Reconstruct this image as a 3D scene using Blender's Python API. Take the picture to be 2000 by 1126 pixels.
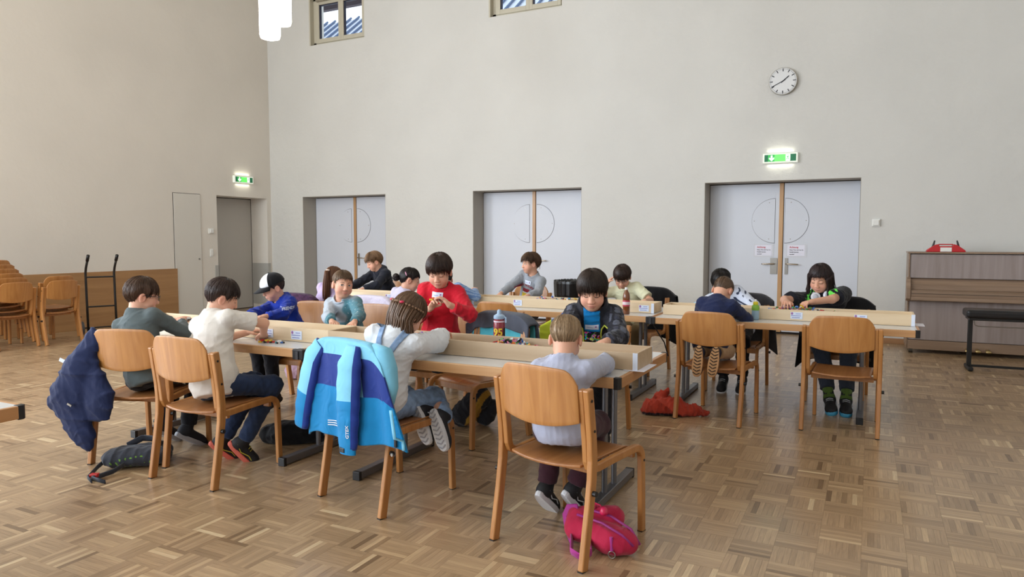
import bpy, bmesh, math, random
import numpy as np
from zlib import crc32
from mathutils import Vector, Matrix, Euler
from mathutils.bvhtree import BVHTree
PI = math.pi
rnd = random.Random(7)
scene = bpy.context.scene
for _o in list(bpy.data.objects): bpy.data.objects.remove(_o)
COL = scene.collection

# ------------------------------------------------------------------ camera
CAMH, FPX, YAW, PITCH = 1.42, 1390.0, math.radians(26.7), math.atan(96.0 / 1390.0)
cam = bpy.data.cameras.new('camera')
cam.sensor_fit = 'HORIZONTAL'; cam.sensor_width = 36.0; cam.lens = FPX / 2000.0 * 36.0
cam.clip_start = 0.05; cam.clip_end = 200
cam_o = bpy.data.objects.new('camera', cam); COL.objects.link(cam_o)
cam_o.location = (0, 0, CAMH); cam_o.rotation_euler = (PI / 2 - PITCH, 0, YAW)
scene.camera = cam_o
# ------------------------------------------------------------------ view + world
scene.view_settings.view_transform = 'Standard'; scene.view_settings.look = 'None'
scene.view_settings.gamma = 1.0; scene.view_settings.use_curve_mapping = False
scene.view_settings.exposure = 0.12
W = bpy.data.worlds.new('overcast_sky'); scene.world = W; W.use_nodes = True
_b = W.node_tree.nodes['Background']; _b.inputs[0].default_value = (0.80, 0.90, 1.0, 1); _b.inputs[1].default_value = 1.6
# room extents (metres): back wall at Y=BY, left wall at X=LX
LX, RX, FY, BY, CEIL = -11.07, 4.8, -4.2, 10.95, 7.4
def area(name, loc, rot, sx, sy, power, col):
    l = bpy.data.lights.new(name, 'AREA'); l.shape = 'RECTANGLE'; l.size = sx; l.size_y = sy
    l.energy = power; l.color = col
    o = bpy.data.objects.new(name, l); COL.objects.link(o); o.location = loc; o.rotation_euler = rot
    return o
# daylight entering through the tall windows of the left wall (ahead of the seen part) and of the wall behind the camera
LWIN = [(-3.4, -0.9), (0.1, 2.6)]
FWIN = [(-9.9, -7.3), (-6.3, -3.7), (-2.7, -0.1)]
WZ0, WZ1 = 0.9, 5.2
for y0, y1 in LWIN:
    area('daylight', (LX - 0.12, (y0 + y1) / 2, (WZ0 + WZ1) / 2), (0, -PI / 2, 0), WZ1 - WZ0, y1 - y0, 400, (0.82, 0.90, 1.0))
for (x0, x1), en in zip(FWIN, (420, 165, 10)):
    area('daylight', ((x0 + x1) / 2, FY - 0.12, (WZ0 + WZ1) / 2), (PI / 2, 0, 0), x1 - x0, WZ1 - WZ0, en, (0.82, 0.91, 1.0))

# ------------------------------------------------------------------ materials
MATS = {}
def _nt(name):
    m = bpy.data.materials.new(name); m.use_nodes = True
    return m, m.node_tree, m.node_tree.nodes['Principled BSDF']
def N(nt, typ, **kw):
    n = nt.nodes.new(typ)
    for k, v in kw.items():
        if k.startswith('i_'):
            key = k[2:]; key = int(key) if key.isdigit() else key.replace('_', ' ')
            n.inputs[key].default_value = v
        else: setattr(n, k, v)
    return n
def c4(c): return (c[0], c[1], c[2], 1)
def S(r, g, b):                        # sRGB 0..255 -> linear
    f = lambda u: (u / 255 / 12.92) if u / 255 <= 0.04045 else ((u / 255 + 0.055) / 1.055) ** 2.4
    return (f(r), f(g), f(b))
def mul(c, k): return tuple(min(1, x * k) for x in c)
def mat(name, col, rough=0.5, metal=0.0, var=0.0, vscale=8.0, bump=0.0, bscale=60.0, stretch=(1, 1, 1), coat=0.0, spec=0.5, emit=None, estr=0.0, attr=None, sheen=0.0, alpha=None, trans=0.0):
    if name in MATS: return MATS[name]
    m, nt, p = _nt(name)
    p.inputs['Base Color'].default_value = c4(col); p.inputs['Roughness'].default_value = rough
    p.inputs['Metallic'].default_value = metal; p.inputs['Specular IOR Level'].default_value = spec
    if coat: p.inputs['Coat Weight'].default_value = coat; p.inputs['Coat Roughness'].default_value = 0.15
    if sheen: p.inputs['Sheen Weight'].default_value = sheen
    if trans: p.inputs['Transmission Weight'].default_value = trans
    if alpha is not None: p.inputs['Alpha'].default_value = alpha
    if emit is not None:
        p.inputs['Emission Color'].default_value = c4(emit); p.inputs['Emission Strength'].default_value = estr
    src = None
    if attr:
        a = N(nt, 'ShaderNodeAttribute', attribute_name=attr); src = a.outputs['Color']
        nt.links.new(src, p.inputs['Base Color'])
    if var or bump:
        tc = N(nt, 'ShaderNodeTexCoord'); mp = N(nt, 'ShaderNodeMapping'); mp.inputs['Scale'].default_value = stretch
        nt.links.new(tc.outputs['Object'], mp.inputs[0])
    if var:
        no = N(nt, 'ShaderNodeTexNoise', i_Scale=vscale, i_Detail=5.0); nt.links.new(mp.outputs[0], no.inputs['Vector'])
        mr = N(nt, 'ShaderNodeMapRange'); mr.inputs[1].default_value = 0.3; mr.inputs[2].default_value = 0.7
        mr.inputs[3].default_value = 1 - var; mr.inputs[4].default_value = 1 + var
        nt.links.new(no.outputs[0], mr.inputs[0])
        mx = N(nt, 'ShaderNodeMix', data_type='RGBA', blend_type='MULTIPLY'); mx.inputs[0].default_value = 1
        if src: nt.links.new(src, mx.inputs[6])
        else: mx.inputs[6].default_value = c4(col)
        nt.links.new(mr.outputs[0], mx.inputs[7]); nt.links.new(mx.outputs[2], p.inputs['Base Color'])
    if bump:
        nb = N(nt, 'ShaderNodeTexNoise', i_Scale=bscale, i_Detail=4.0); nt.links.new(mp.outputs[0], nb.inputs['Vector'])
        bp = N(nt, 'ShaderNodeBump', i_Strength=bump); bp.inputs['Distance'].default_value = 0.01
        nt.links.new(nb.outputs[0], bp.inputs['Height']); nt.links.new(bp.outputs[0], p.inputs['Normal'])
    MATS[name] = m
    return m
def wood(name, col, col2, axis, scale=7.0, rough=0.4, coat=0.15, ring=0.6):
    """wood with grain running along the given object axis"""
    if name in MATS: return MATS[name]
    m, nt, p = _nt(name); p.inputs['Roughness'].default_value = rough
    p.inputs['Coat Weight'].default_value = coat; p.inputs['Coat Roughness'].default_value = 0.25
    tc = N(nt, 'ShaderNodeTexCoord'); mp = N(nt, 'ShaderNodeMapping')
    s = [scale * 6] * 3; s['xyz'.index(axis)] = scale * 0.35; mp.inputs['Scale'].default_value = s
    oi = N(nt, 'ShaderNodeObjectInfo'); va = N(nt, 'ShaderNodeVectorMath', operation='ADD')
    ml = N(nt, 'ShaderNodeMath', operation='MULTIPLY'); ml.inputs[1].default_value = 13.0
    nt.links.new(oi.outputs['Random'], ml.inputs[0])
    nt.links.new(tc.outputs['Object'], va.inputs[0]); nt.links.new(ml.outputs[0], va.inputs[1]); nt.links.new(va.outputs[0], mp.inputs[0])
    no = N(nt, 'ShaderNodeTexNoise', i_Scale=1.0, i_Detail=6.0, i_Distortion=ring); nt.links.new(mp.outputs[0], no.inputs['Vector'])
    cr = N(nt, 'ShaderNodeValToRGB'); cr.color_ramp.elements[0].position = 0.3; cr.color_ramp.elements[1].position = 0.72
    cr.color_ramp.elements[0].color = c4(col2); cr.color_ramp.elements[1].color = c4(col)
    nt.links.new(no.outputs[0], cr.inputs[0]); nt.links.new(cr.outputs[0], p.inputs['Base Color'])
    bp = N(nt, 'ShaderNodeBump', i_Strength=0.05); nt.links.new(no.outputs[0], bp.inputs['Height']); nt.links.new(bp.outputs[0], p.inputs['Normal'])
    MATS[name] = m
    return m

# ------------------------------------------------------------------ mesh building
class MB:
    def __init__(s): s.v = []; s.f = []; s.m = []
    def add(s, vs, fs, mi=0):
        o = len(s.v); s.v += [tuple(v) for v in vs]; s.f += [tuple(i + o for i in f) for f in fs]; s.m += [mi] * len(fs); return s
    def box(s, c, d, rot=None, mi=0, taper=None):
        x, y, z = d[0] / 2, d[1] / 2, d[2] / 2
        vs = [Vector((sx * x, sy * y, sz * z)) for sz in (-1, 1) for sy in (-1, 1) for sx in (-1, 1)]
        if taper:
            for i in range(4, 8): vs[i].x *= taper; vs[i].y *= taper
        if rot is not None:
            R = rot if isinstance(rot, Matrix) else Euler(rot).to_matrix()
            vs = [R @ v for v in vs]
        c = Vector(c)
        return s.add([v + c for v in vs], [(0, 2, 3, 1), (4, 5, 7, 6), (0, 1, 5, 4), (2, 6, 7, 3), (0, 4, 6, 2), (1, 3, 7, 5)], mi)
    def b2(s, a, b, mi=0):
        return s.box([(a[i] + b[i]) / 2 for i in range(3)], [abs(b[i] - a[i]) for i in range(3)], mi=mi)
    def cyl(s, p0, p1, r0, r1=None, n=12, mi=0, cap=True):
        return s.tube([p0, p1], [r0, r0 if r1 is None else r1], n, mi, cap)
    def tube(s, path, r, n=8, mi=0, cap=True, flat=1.0, side=None):
        path = [Vector(p) for p in path]; k = len(path)
        if not hasattr(r, '__len__'): r = [r] * k
        rings = []; prev = None
        for i in range(k):
            t = (path[min(i + 1, k - 1)] - path[max(i - 1, 0)])
            if t.length < 1e-9: t = Vector((0, 0, 1))
            t.normalize()
            if prev is None:
                u = Vector(side) if side is not None else (Vector((0, 0, 1)) if abs(t.z) < 0.9 else Vector((1, 0, 0)))
            else: u = prev
            u = (u - t * u.dot(t)); u = u.normalized() if u.length > 1e-6 else t.orthogonal().normalized()
            w = t.cross(u); prev = u
            rings.append([path[i] + (u * math.cos(2 * PI * j / n) + w * math.sin(2 * PI * j / n) * flat) * r[i] for j in range(n)])
        vs = [v for q in rings for v in q]; fs = []
        for i in range(k - 1):
            for j in range(n):
                a, b = i * n + j, i * n + (j + 1) % n; fs.append((a, b, b + n, a + n))
        if cap: fs += [tuple(range(n - 1, -1, -1)), tuple((k - 1) * n + j for j in range(n))]
        return s.add(vs, fs, mi)
    def sweep(s, path, w, h, side, mi=0):
        """rectangular profile: w along the fixed vector side, h across it, along the path"""
        path = [Vector(p) for p in path]; k = len(path); side = Vector(side).normalized(); vs = []
        for i in range(k):
            t = (path[min(i + 1, k - 1)] - path[max(i - 1, 0)]).normalized(); nn = side.cross(t).normalized()
            vs += [path[i] + side * (a * w / 2) + nn * (b * h / 2) for a, b in ((-1, -1), (1, -1), (1, 1), (-1, 1))]
        fs = []
        for i in range(k - 1):
            for j in range(4):
                a, b = i * 4 + j, i * 4 + (j + 1) % 4; fs.append((a, b, b + 4, a + 4))
        fs += [(3, 2, 1, 0), tuple((k - 1) * 4 + j for j in range(4))]
        return s.add(vs, fs, mi)
    def lathe(s, prof, c=(0, 0, 0), n=24, mi=0, sx=1.0, sy=1.0):
        vs = []; k = len(prof)
        for r, z in prof:
            vs += [(c[0] + sx * r * math.cos(2 * PI * j / n), c[1] + sy * r * math.sin(2 * PI * j / n), c[2] + z) for j in range(n)]
        fs = [(i * n + j, i * n + (j + 1) % n, (i + 1) * n + (j + 1) % n, (i + 1) * n + j) for i in range(k - 1) for j in range(n)]
        fs += [tuple(range(n - 1, -1, -1)), tuple((k - 1) * n + j for j in range(n))]
        return s.add(vs, fs, mi)
    def prism(s, poly, d0, d1, axis='y', mi=0):
        """polygon in the plane across axis, extruded from d0 to d1"""
        k = len(poly); f = {'y': lambda p, d: (p[0], d, p[1]), 'x': lambda p, d: (d, p[0], p[1]), 'z': lambda p, d: (p[0], p[1], d)}[axis]
        vs = [f(p, d0) for p in poly] + [f(p, d1) for p in poly]
        fs = [tuple(range(k)), tuple(range(2 * k - 1, k - 1, -1))] + [(i, i + k, (i + 1) % k + k, (i + 1) % k) for i in range(k)]
        return s.add(vs, fs, mi)
    def grid(s, fn, nu, nv, mi=0, mfn=None):
        vs = [fn(i / (nu - 1), j / (nv - 1)) for j in range(nv) for i in range(nu)]; o = len(s.v)
        s.v += [tuple(v) for v in vs]
        for j in range(nv - 1):
            for i in range(nu - 1):
                s.f.append((o + j * nu + i, o + j * nu + i + 1, o + (j + 1) * nu + i + 1, o + (j + 1) * nu + i))
                s.m.append(mfn((i + .5) / (nu - 1), (j + .5) / (nv - 1)) if mfn else mi)
        return s
    def mesh(s, name, mats, smooth=False):
        me = bpy.data.meshes.new(name); me.from_pydata(s.v, [], s.f)
        for m in (mats if isinstance(mats, (list, tuple)) else [mats]): me.materials.append(m)
        me.polygons.foreach_set('material_index', s.m)
        if smooth: me.polygons.foreach_set('use_smooth', [True] * len(s.f))
        bm = bmesh.new(); bm.from_mesh(me); bmesh.ops.recalc_face_normals(bm, faces=bm.faces); bm.to_mesh(me); bm.free()
        me.update(); return me
    def obj(s, name, mats, parent=None, smooth=False, bevel=0.0, seg=2, sub=0, solid=0.0, auto=None, offset=-1):
        o = bpy.data.objects.new(name, s.mesh(name, mats, smooth or auto is not None)); COL.objects.link(o)
        if parent: o.parent = parent
        if auto is not None: o.data.set_sharp_from_angle(angle=math.radians(auto))
        if solid:
            md = o.modifiers.new('solidify', 'SOLIDIFY'); md.thickness = solid; md.offset = offset
        if sub:
            md = o.modifiers.new('subsurf', 'SUBSURF'); md.levels = sub; md.render_levels = sub
        if bevel:
            md = o.modifiers.new('bevel', 'BEVEL'); md.width = bevel; md.segments = seg; md.limit_method = 'ANGLE'; md.angle_limit = 0.6
        return o
def tag(o, label, cat, group=None, kind=None):
    o['label'] = label; o['category'] = cat
    if group: o['group'] = group
    if kind: o['kind'] = kind
    return o
def struct(o): o['kind'] = 'structure'; return o
def thing(name, label, cat, loc=(0, 0, 0), rz=0, group=None):
    o = bpy.data.objects.new(name, None); COL.objects.link(o); o.empty_display_size = 0.1
    o.location = loc; o.rotation_euler = (0, 0, rz)
    return tag(o, label, cat, group)
def dup(root, loc, rz, label=None, group=None):
    r = root.copy(); COL.objects.link(r); r.location = loc; r.rotation_euler = (0, 0, rz)
    if label: r['label'] = label
    if group: r['group'] = group
    for ch in list(root.children):
        c = ch.copy(); COL.objects.link(c); c.parent = r
        for g in list(ch.children):
            d = g.copy(); COL.objects.link(d); d.parent = c
    return r
def arc(c, r, a0, a1, n, plane):
    """points of an arc; plane maps (u, v) to 3D"""
    return [plane(c[0] + r * math.cos(a0 + (a1 - a0) * i / n), c[1] + r * math.sin(a0 + (a1 - a0) * i / n)) for i in range(n + 1)]
def text_mesh(txt, size, bold=0.0, align='CENTER'):
    cu = bpy.data.curves.new('lettering', 'FONT'); cu.body = txt; cu.size = size; cu.align_x = align; cu.align_y = 'CENTER'
    cu.offset = bold; cu.fill_mode = 'FRONT'; cu.resolution_u = 3
    o = bpy.data.objects.new('lettering', cu); COL.objects.link(o)
    dg = bpy.context.evaluated_depsgraph_get(); me = bpy.data.meshes.new_from_object(o.evaluated_get(dg))
    vs = [v.co.copy() for v in me.vertices]; fs = [tuple(p.vertices) for p in me.polygons]
    bpy.data.objects.remove(o); bpy.data.curves.remove(cu); bpy.data.meshes.remove(me)
    return vs, fs
# ================================================================== ROOM
M_plaster = mat('plaster', S(214, 213, 209), rough=0.9, var=0.025, vscale=1.2, bump=0.9, bscale=9.0, spec=0.2)  # darkened in colour to offset the strong window light on the back wall
M_plaster_l = mat('plaster_lamplight', S(224, 218, 209), rough=0.9, var=0.03, vscale=1.0, bump=0.35, bscale=9.0, spec=0.2)  # same plaster; warmth and brightness of lamp light put into the colour
M_ceil = mat('ceiling_white', S(225, 218, 205), rough=0.9)
M_joint = mat('joint_dark', S(112, 88, 64), rough=0.8)
M_doorw = mat('door_white', S(214, 218, 228), rough=0.45, var=0.01, vscale=2)
M_reveal = mat('reveal_grey', S(176, 170, 160), rough=0.7)
M_dark = mat('dark_gap', S(40, 30, 25), rough=0.8)
M_beech = wood('beech_strip', S(202, 160, 112), S(180, 135, 88), 'z', 5)
M_steel = mat('brushed_steel', S(150, 145, 138), rough=0.35, metal=0.9)
M_black = mat('black_plastic', S(22, 22, 24), rough=0.45)
M_white = mat('white_plastic', S(232, 232, 228), rough=0.4)
M_base = wood('baseboard_oak', S(176, 132, 92), S(150, 108, 72), 'x', 3)
M_wains = wood('wainscot_oak', S(176, 134, 88), S(156, 114, 70), 'y', 2.2, rough=0.5)

# ---- floor: mosaic parquet, squares of seven strips, alternating direction
def parquet():
    m, nt, p = _nt('parquet_oak')
    a = N(nt, 'ShaderNodeAttribute', attribute_name='tone')
    geo = N(nt, 'ShaderNodeNewGeometry'); sep = N(nt, 'ShaderNodeSeparateColor'); nt.links.new(a.outputs['Color'], sep.inputs[0])
    # grain along the strip: direction flag in blue channel
    mpx = N(nt, 'ShaderNodeMapping'); mpx.inputs['Scale'].default_value = (9, 130, 1)
    mpy = N(nt, 'ShaderNodeMapping'); mpy.inputs['Scale'].default_value = (130, 9, 1)
    mv = N(nt, 'ShaderNodeMix', data_type='VECTOR')
    for q in (mpx, mpy): nt.links.new(geo.outputs['Position'], q.inputs[0])
    nt.links.new(sep.outputs[2], mv.inputs[0]); nt.links.new(mpx.outputs[0], mv.inputs[4]); nt.links.new(mpy.outputs[0], mv.inputs[5])
    no = N(nt, 'ShaderNodeTexNoise', i_Scale=1.0, i_Detail=4.0, i_Distortion=0.4); nt.links.new(mv.outputs[1], no.inputs['Vector'])
    cr = N(nt, 'ShaderNodeValToRGB'); e = cr.color_ramp.elements
    e[0].position = 0.0; e[0].color = c4(S(122, 97, 70)); e[1].position = 1.0; e[1].color = c4(S(218, 194, 156))
    for ps, cc in ((0.25, S(154, 127, 96)), (0.6, S(178, 149, 115)), (0.8, S(194, 165, 128))):
        q = e.new(ps); q.color = c4(cc)
    nt.links.new(sep.outputs[0], cr.inputs[0])
    mr = N(nt, 'ShaderNodeMapRange'); mr.inputs[1].default_value = 0.3; mr.inputs[2].default_value = 0.7; mr.inputs[3].default_value = 0.84; mr.inputs[4].default_value = 1.12
    nt.links.new(no.outputs[0], mr.inputs[0])
    mx = N(nt, 'ShaderNodeMix', data_type='RGBA', blend_type='MULTIPLY'); mx.inputs[0].default_value = 1
    nt.links.new(cr.outputs[0], mx.inputs[6]); nt.links.new(mr.outputs[0], mx.inputs[7]); nt.links.new(mx.outputs[2], p.inputs['Base Color'])
    p.inputs['Roughness'].default_value = 0.34; p.inputs['Specular IOR Level'].default_value = 0.5
    p.inputs['Coat Weight'].default_value = 0.35; p.inputs['Coat Roughness'].default_value = 0.16
    bp = N(nt, 'ShaderNodeBump', i_Strength=0.06); nt.links.new(no.outputs[0], bp.inputs['Height']); nt.links.new(bp.outputs[0], p.inputs['Normal'])
    return m
M_parq = parquet()
fl = MB(); fl.b2((LX - 0.6, FY - 0.3, -0.2), (RX + 0.3, BY + 0.5, -0.004))
floor = struct(fl.obj('floor', M_joint))
SQ, NS = 0.182, 7
SX0, SY0 = 0.005, 2.516
rr = random.Random(3)
strips = []
fwv = (-math.sin(YAW), math.cos(YAW)); rtv = (math.cos(YAW), math.sin(YAW))
i0, i1 = int((LX - 0.55 - SX0) / SQ) - 1, int((RX - SX0) / SQ) + 1
j0, j1 = int((FY - SY0) / SQ) - 1, int((BY + 0.45 - SY0) / SQ) + 1
for i in range(i0, i1):
    for j in range(j0, j1):
        x, y = SX0 + i * SQ, SY0 + j * SQ
        d = (i + j) % 2; base = rr.gauss(0.5, 0.085)
        for k in range(NS):
            t = min(1, max(0, base + rr.gauss(0, 0.105) + (rr.random() < 0.06) * 0.35 - (rr.random() < 0.05) * 0.35))
            w = SQ / NS; g = 0.0003
            if d: r_ = (x + g, y + k * w + g, x + SQ - g, y + (k + 1) * w - g)
            else: r_ = (x + k * w + g, y + g, x + (k + 1) * w - g, y + SQ - g)
            strips.append((r_, t, 0.0 if d else 1.0, rr.uniform(-0.0002, 0.0002)))
def strip_mesh(name, L):
    vs, fs, cs = [], [], []
    for (a, b, c, d_), t, fl_, dz in L:
        o = len(vs); z = dz; q = 0.003
        vs += [(a, b, z), (c, b, z), (c, d_, z), (a, d_, z), (a, b, -q), (c, b, -q), (c, d_, -q), (a, d_, -q)]
        if a * fwv[0] + b * fwv[1] > 6.0 or a * fwv[0] + b * fwv[1] < 1.5:          # too far (or unseen) for the strip's edges to show: top face only
            del vs[-4:]; fs.append((o, o + 1, o + 2, o + 3)); cs += [t, t, fl_, 1] * 4; continue
        fs += [(o, o + 1, o + 2, o + 3), (o, o + 4, o + 5, o + 1), (o + 1, o + 5, o + 6, o + 2), (o + 2, o + 6, o + 7, o + 3), (o + 3, o + 7, o + 4, o)]
        cs += [t, t, fl_, 1] * 8
    me = bpy.data.meshes.new(name); me.from_pydata(vs, [], fs)
    at = me.color_attributes.new('tone', 'FLOAT_COLOR', 'POINT'); at.data.foreach_set('color', cs)
    me.materials.append(M_parq); return me
def strip_vis(s):
    x, y = (s[0][0] + s[0][2]) / 2, (s[0][1] + s[0][3]) / 2
    f = x * fwv[0] + y * fwv[1]; r = x * rtv[0] + y * rtv[1]
    if f < 2.9 or abs(r / f) > 0.71: return None
    # skip those hidden under the chairs' and bags' own footprints: keep simply the nearest ones
    return f
vis = sorted([(strip_vis(s), i) for i, s in enumerate(strips) if strip_vis(s) is not None])[:300]
near = {i for _, i in vis}
for i in near:
    o = bpy.data.objects.new('parquet_strip', strip_mesh('parquet_strip', [strips[i]])); COL.objects.link(o); o.parent = floor
o = bpy.data.objects.new('parquet', strip_mesh('parquet', [s for i, s in enumerate(strips) if i not in near]))
COL.objects.link(o); o.parent = floor; o['kind'] = 'stuff'

# ---- back wall with door recesses and high windows
K = BY / 7.0
DOORS = [(-6.527 * K, -5.222 * K), (-4.014 * K, -2.708 * K), (-1.444 * K, -0.090 * K)]
DTOP = 2.268; WT = 0.42
HWIN = [(-9.95, -8.61), (-5.95, -4.60), (-1.95, -0.60), (2.05, 3.4)]; HZ0, HZ1 = 5.2, 6.15
def wall_cells(xs, zs, holes):
    for i in range(len(xs) - 1):
        for j in range(len(zs) - 1):
            cx, cz = (xs[i] + xs[i + 1]) / 2, (zs[j] + zs[j + 1]) / 2
            if not any(a < cx < b and c < cz < d for a, b, c, d in holes): yield xs[i], xs[i + 1], zs[j], zs[j + 1]
holes = [(a, b, -1, DTOP) for a, b in DOORS] + [(a, b, HZ0, HZ1) for a, b in HWIN]
xs = sorted({LX - 0.6, RX + 0.3} | {v for h in holes for v in h[:2]}); zs = [0, DTOP, HZ0, HZ1, CEIL]
wb = MB()
for a, b, c, d in wall_cells(xs, zs, holes): wb.b2((a, BY, c), (b, BY + WT, d))
struct(wb.obj('wall_back', M_plaster))
# ---- left wall with doorway recess
LDOOR = (9.58, 10.84)
lw = MB(); LT = 0.45
h4 = [(LDOOR[0], LDOOR[1], -1, DTOP - 0.02)] + [(a, b, WZ0, WZ1) for a, b in LWIN]
for a, b, c, d in wall_cells(sorted({FY - 0.3, BY} | {v for h in h4 for v in h[:2]}), [0, WZ0, DTOP - 0.02, WZ1, CEIL], h4):
    lw.b2((LX - LT, a, c), (LX, b, d))
struct(lw.obj('wall_left', M_plaster_l))
# ---- right and front walls with tall windows, ceiling
rw = MB(); rw.b2((RX, FY - 0.3, 0), (RX + 0.3, BY, CEIL)); struct(rw.obj('wall_right', M_plaster))
fw_ = MB(); h3 = [(a, b, WZ0, WZ1) for a, b in FWIN]
for a, b, c, d in wall_cells(sorted({LX - 0.3, RX + 0.3} | {v for h in h3 for v in h[:2]}), [0, WZ0, WZ1, CEIL], h3): fw_.b2((a, FY - 0.3, c), (b, FY, d))
struct(fw_.obj('wall_front', M_plaster_l))
ce = MB(); ce.b2((LX - 0.6, FY - 0.3, CEIL), (RX + 0.3, BY + 0.5, CEIL + 0.2)); struct(ce.obj('ceiling', M_ceil))
# ---- baseboards
bs = MB(); prev = LX
for a, b in DOORS:
    bs.b2((prev, BY - 0.014, 0), (a, BY, 0.075)); prev = b
bs.b2((prev, BY - 0.014, 0), (RX, BY, 0.075))
struct(bs.obj('baseboard_back', M_base, bevel=0.003))
bl = MB(); bl.b2((LX, 9.3, 0), (LX + 0.014, LDOOR[0], 0.075)); bl.b2((LX, LDOOR[1], 0), (LX + 0.014, BY - 0.014, 0.075))
struct(bl.obj('baseboard_left', M_base, bevel=0.003))
# ---- wainscot panels along the left wall
wn = MB(); wn.b2((LX, 2.8, 0), (LX + 0.035, 8.66, 0.90))
struct(wn.obj('trim_1', M_wains, bevel=0.004))
# ---- grey kick panels lining the left doorway
M_kick = mat('kick_grey', S(176, 174, 168), rough=0.4)
kp = MB(); kp.b2((LX - LT + 0.02, LDOOR[1] - 0.012, 0.09), (LX + 0.004, LDOOR[1] + 0.001, 0.93)); kp.b2((LX - 0.001, LDOOR[1] - 0.012, 0.09), (LX + 0.012, LDOOR[1] + 0.06, 0.93))
kp.b2((LX - 0.3, LDOOR[0], 0.09), (LX + 0.012, LDOOR[0] + 0.012, 0.93)); kp.b2((LX - 0.001, LDOOR[0] - 0.08, 0.09), (LX + 0.012, LDOOR[0] + 0.012, 0.93))
struct(kp.obj('trim_2', M_kick, bevel=0.002))
# ---- flush closet door in the left wall
M_closet = mat('closet_white', S(216, 212, 204), rough=0.55)
cd = MB(); cd.b2((LX, 8.63, 0.0), (LX + 0.006, 9.21, 2.25), mi=1); cd.b2((LX, 8.638, 0.005), (LX + 0.014, 9.202, 2.242))
d4 = struct(cd.obj('door_4', [M_closet, M_dark], bevel=0.002))
kn = MB(); kn.cyl((LX + 0.012, 9.14, 1.06), (LX + 0.03, 9.14, 1.06), 0.014, n=14); kn.obj('lock_knob', M_steel, d4, smooth=False)
# ---- left doorway leaf
M_leaf = mat('leaf_grey', S(190, 186, 180), rough=0.5)
ld = MB(); ld.b2((LX - LT - 0.04, LDOOR[0] - 0.05, 0.0), (LX - LT - 0.02, LDOOR[1] + 0.1, DTOP + 0.1), mi=1); ld.b2((LX - LT - 0.03, LDOOR[0] + 0.01, 0.012), (LX - LT + 0.0, LDOOR[1] - 0.012, DTOP - 0.034))
struct(ld.obj('door_5', [M_leaf, M_dark], bevel=0.002))

# ---- double doors
DY = BY + 0.37
def half_disc(cx, cz, r, side, n=28):
    pts = [(cx, cz + r), (cx, cz - r)]
    return [(cx + side * r * math.cos(a), cz + r * math.sin(a)) for a in [-PI / 2 + PI * i / n for i in range(n + 1)]]
def double_door(idx, a, b, lever_left, plates):
    mid = (a + b) / 2 - 0.01
    d = MB(); d.b2((a - 0.05, DY + 0.035, 0), (b + 0.05, DY + 0.06, DTOP + 0.05), mi=1)
    root = struct(d.obj('door_%d' % idx, [M_doorw, M_dark]))
    for sgn, x0, x1 in ((-1, a + 0.012, mid - 0.022), (1, mid + 0.045, b - 0.012)):
        lf = MB(); lf.b2((x0, DY, 0.035), (x1, DY + 0.034, DTOP - 0.018))
        leaf = lf.obj('door_leaf', M_doorw, root, bevel=0.002)
        # covered porthole: half disc plate with a shadow gap and screws
        cx = x1 - 0.055 if sgn < 0 else x0 + 0.012
        r, cz = 0.328, 1.695
        g = MB(); g.prism(half_disc(cx, cz, r + 0.008, sgn), DY - 0.001, DY + 0.003, 'y'); g.obj('shadow_gap', mat('gap_grey', S(120, 120, 126), rough=0.8), leaf)
        pl = MB(); pl.prism(half_disc(cx - sgn * -0.004, cz, r, sgn), DY - 0.010, DY + 0.001, 'y'); pl.obj('porthole_cover', M_doorw, leaf)
        for an in (-1.35, 0, 1.35):
            sx, sz = cx + sgn * (r - 0.03) * math.cos(an) + (sgn * 0.02 if an else 0), cz + (r - 0.05) * math.sin(an)
            sc = MB(); sc.cyl((sx, DY - 0.013, sz), (sx, DY - 0.009, sz), 0.007, n=8); sc.obj('screw', M_steel, leaf)
        hx = x1 - 0.06 if sgn < 0 else x0 + 0.05
        if (sgn < 0 and lever_left) or sgn > 0:
            hw = 0.05 if sgn < 0 and lever_left else 0.022
            hp = MB(); hp.b2((hx - hw, DY - 0.012, 0.90), (hx + hw, DY, 1.14)); h = hp.obj('handle_plate', M_steel, leaf, bevel=0.002)
            lv = MB(); lv.tube([(hx, DY, 1.055), (hx, DY - 0.05, 1.055), (hx + sgn * 0.02, DY - 0.06, 1.055), (hx + sgn * 0.15, DY - 0.06, 1.05), (hx + sgn * 0.165, DY - 0.05, 1.05)], 0.0105, 10)
            lv.obj('lever', mat('lever_steel', S(190, 180, 165), rough=0.25, metal=1.0), h, smooth=True)
    st = MB(); st.b2((mid - 0.022, DY - 0.012, 0.03), (mid + 0.036, DY + 0.034, DTOP - 0.016)); st.obj('centre_post', M_beech, root, bevel=0.003)
    return root
double_door(1, *DOORS[0], False, True); double_door(2, *DOORS[1], False, True); double_door(3, *DOORS[2], True, True)
# painted reveals of the door openings (grey side lining)
for a, b in DOORS:
    rv = MB(); rv.b2((a - 0.001, BY + 0.003, 0.0), (a + 0.006, BY + 0.372, DTOP)); rv.b2((b - 0.006, BY + 0.003, 0), (b + 0.001, BY + 0.372, DTOP)); rv.b2((a, BY + 0.003, DTOP - 0.006), (b, BY + 0.372, DTOP + 0.001))
    struct(rv.obj('trim_3', M_reveal))
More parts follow.
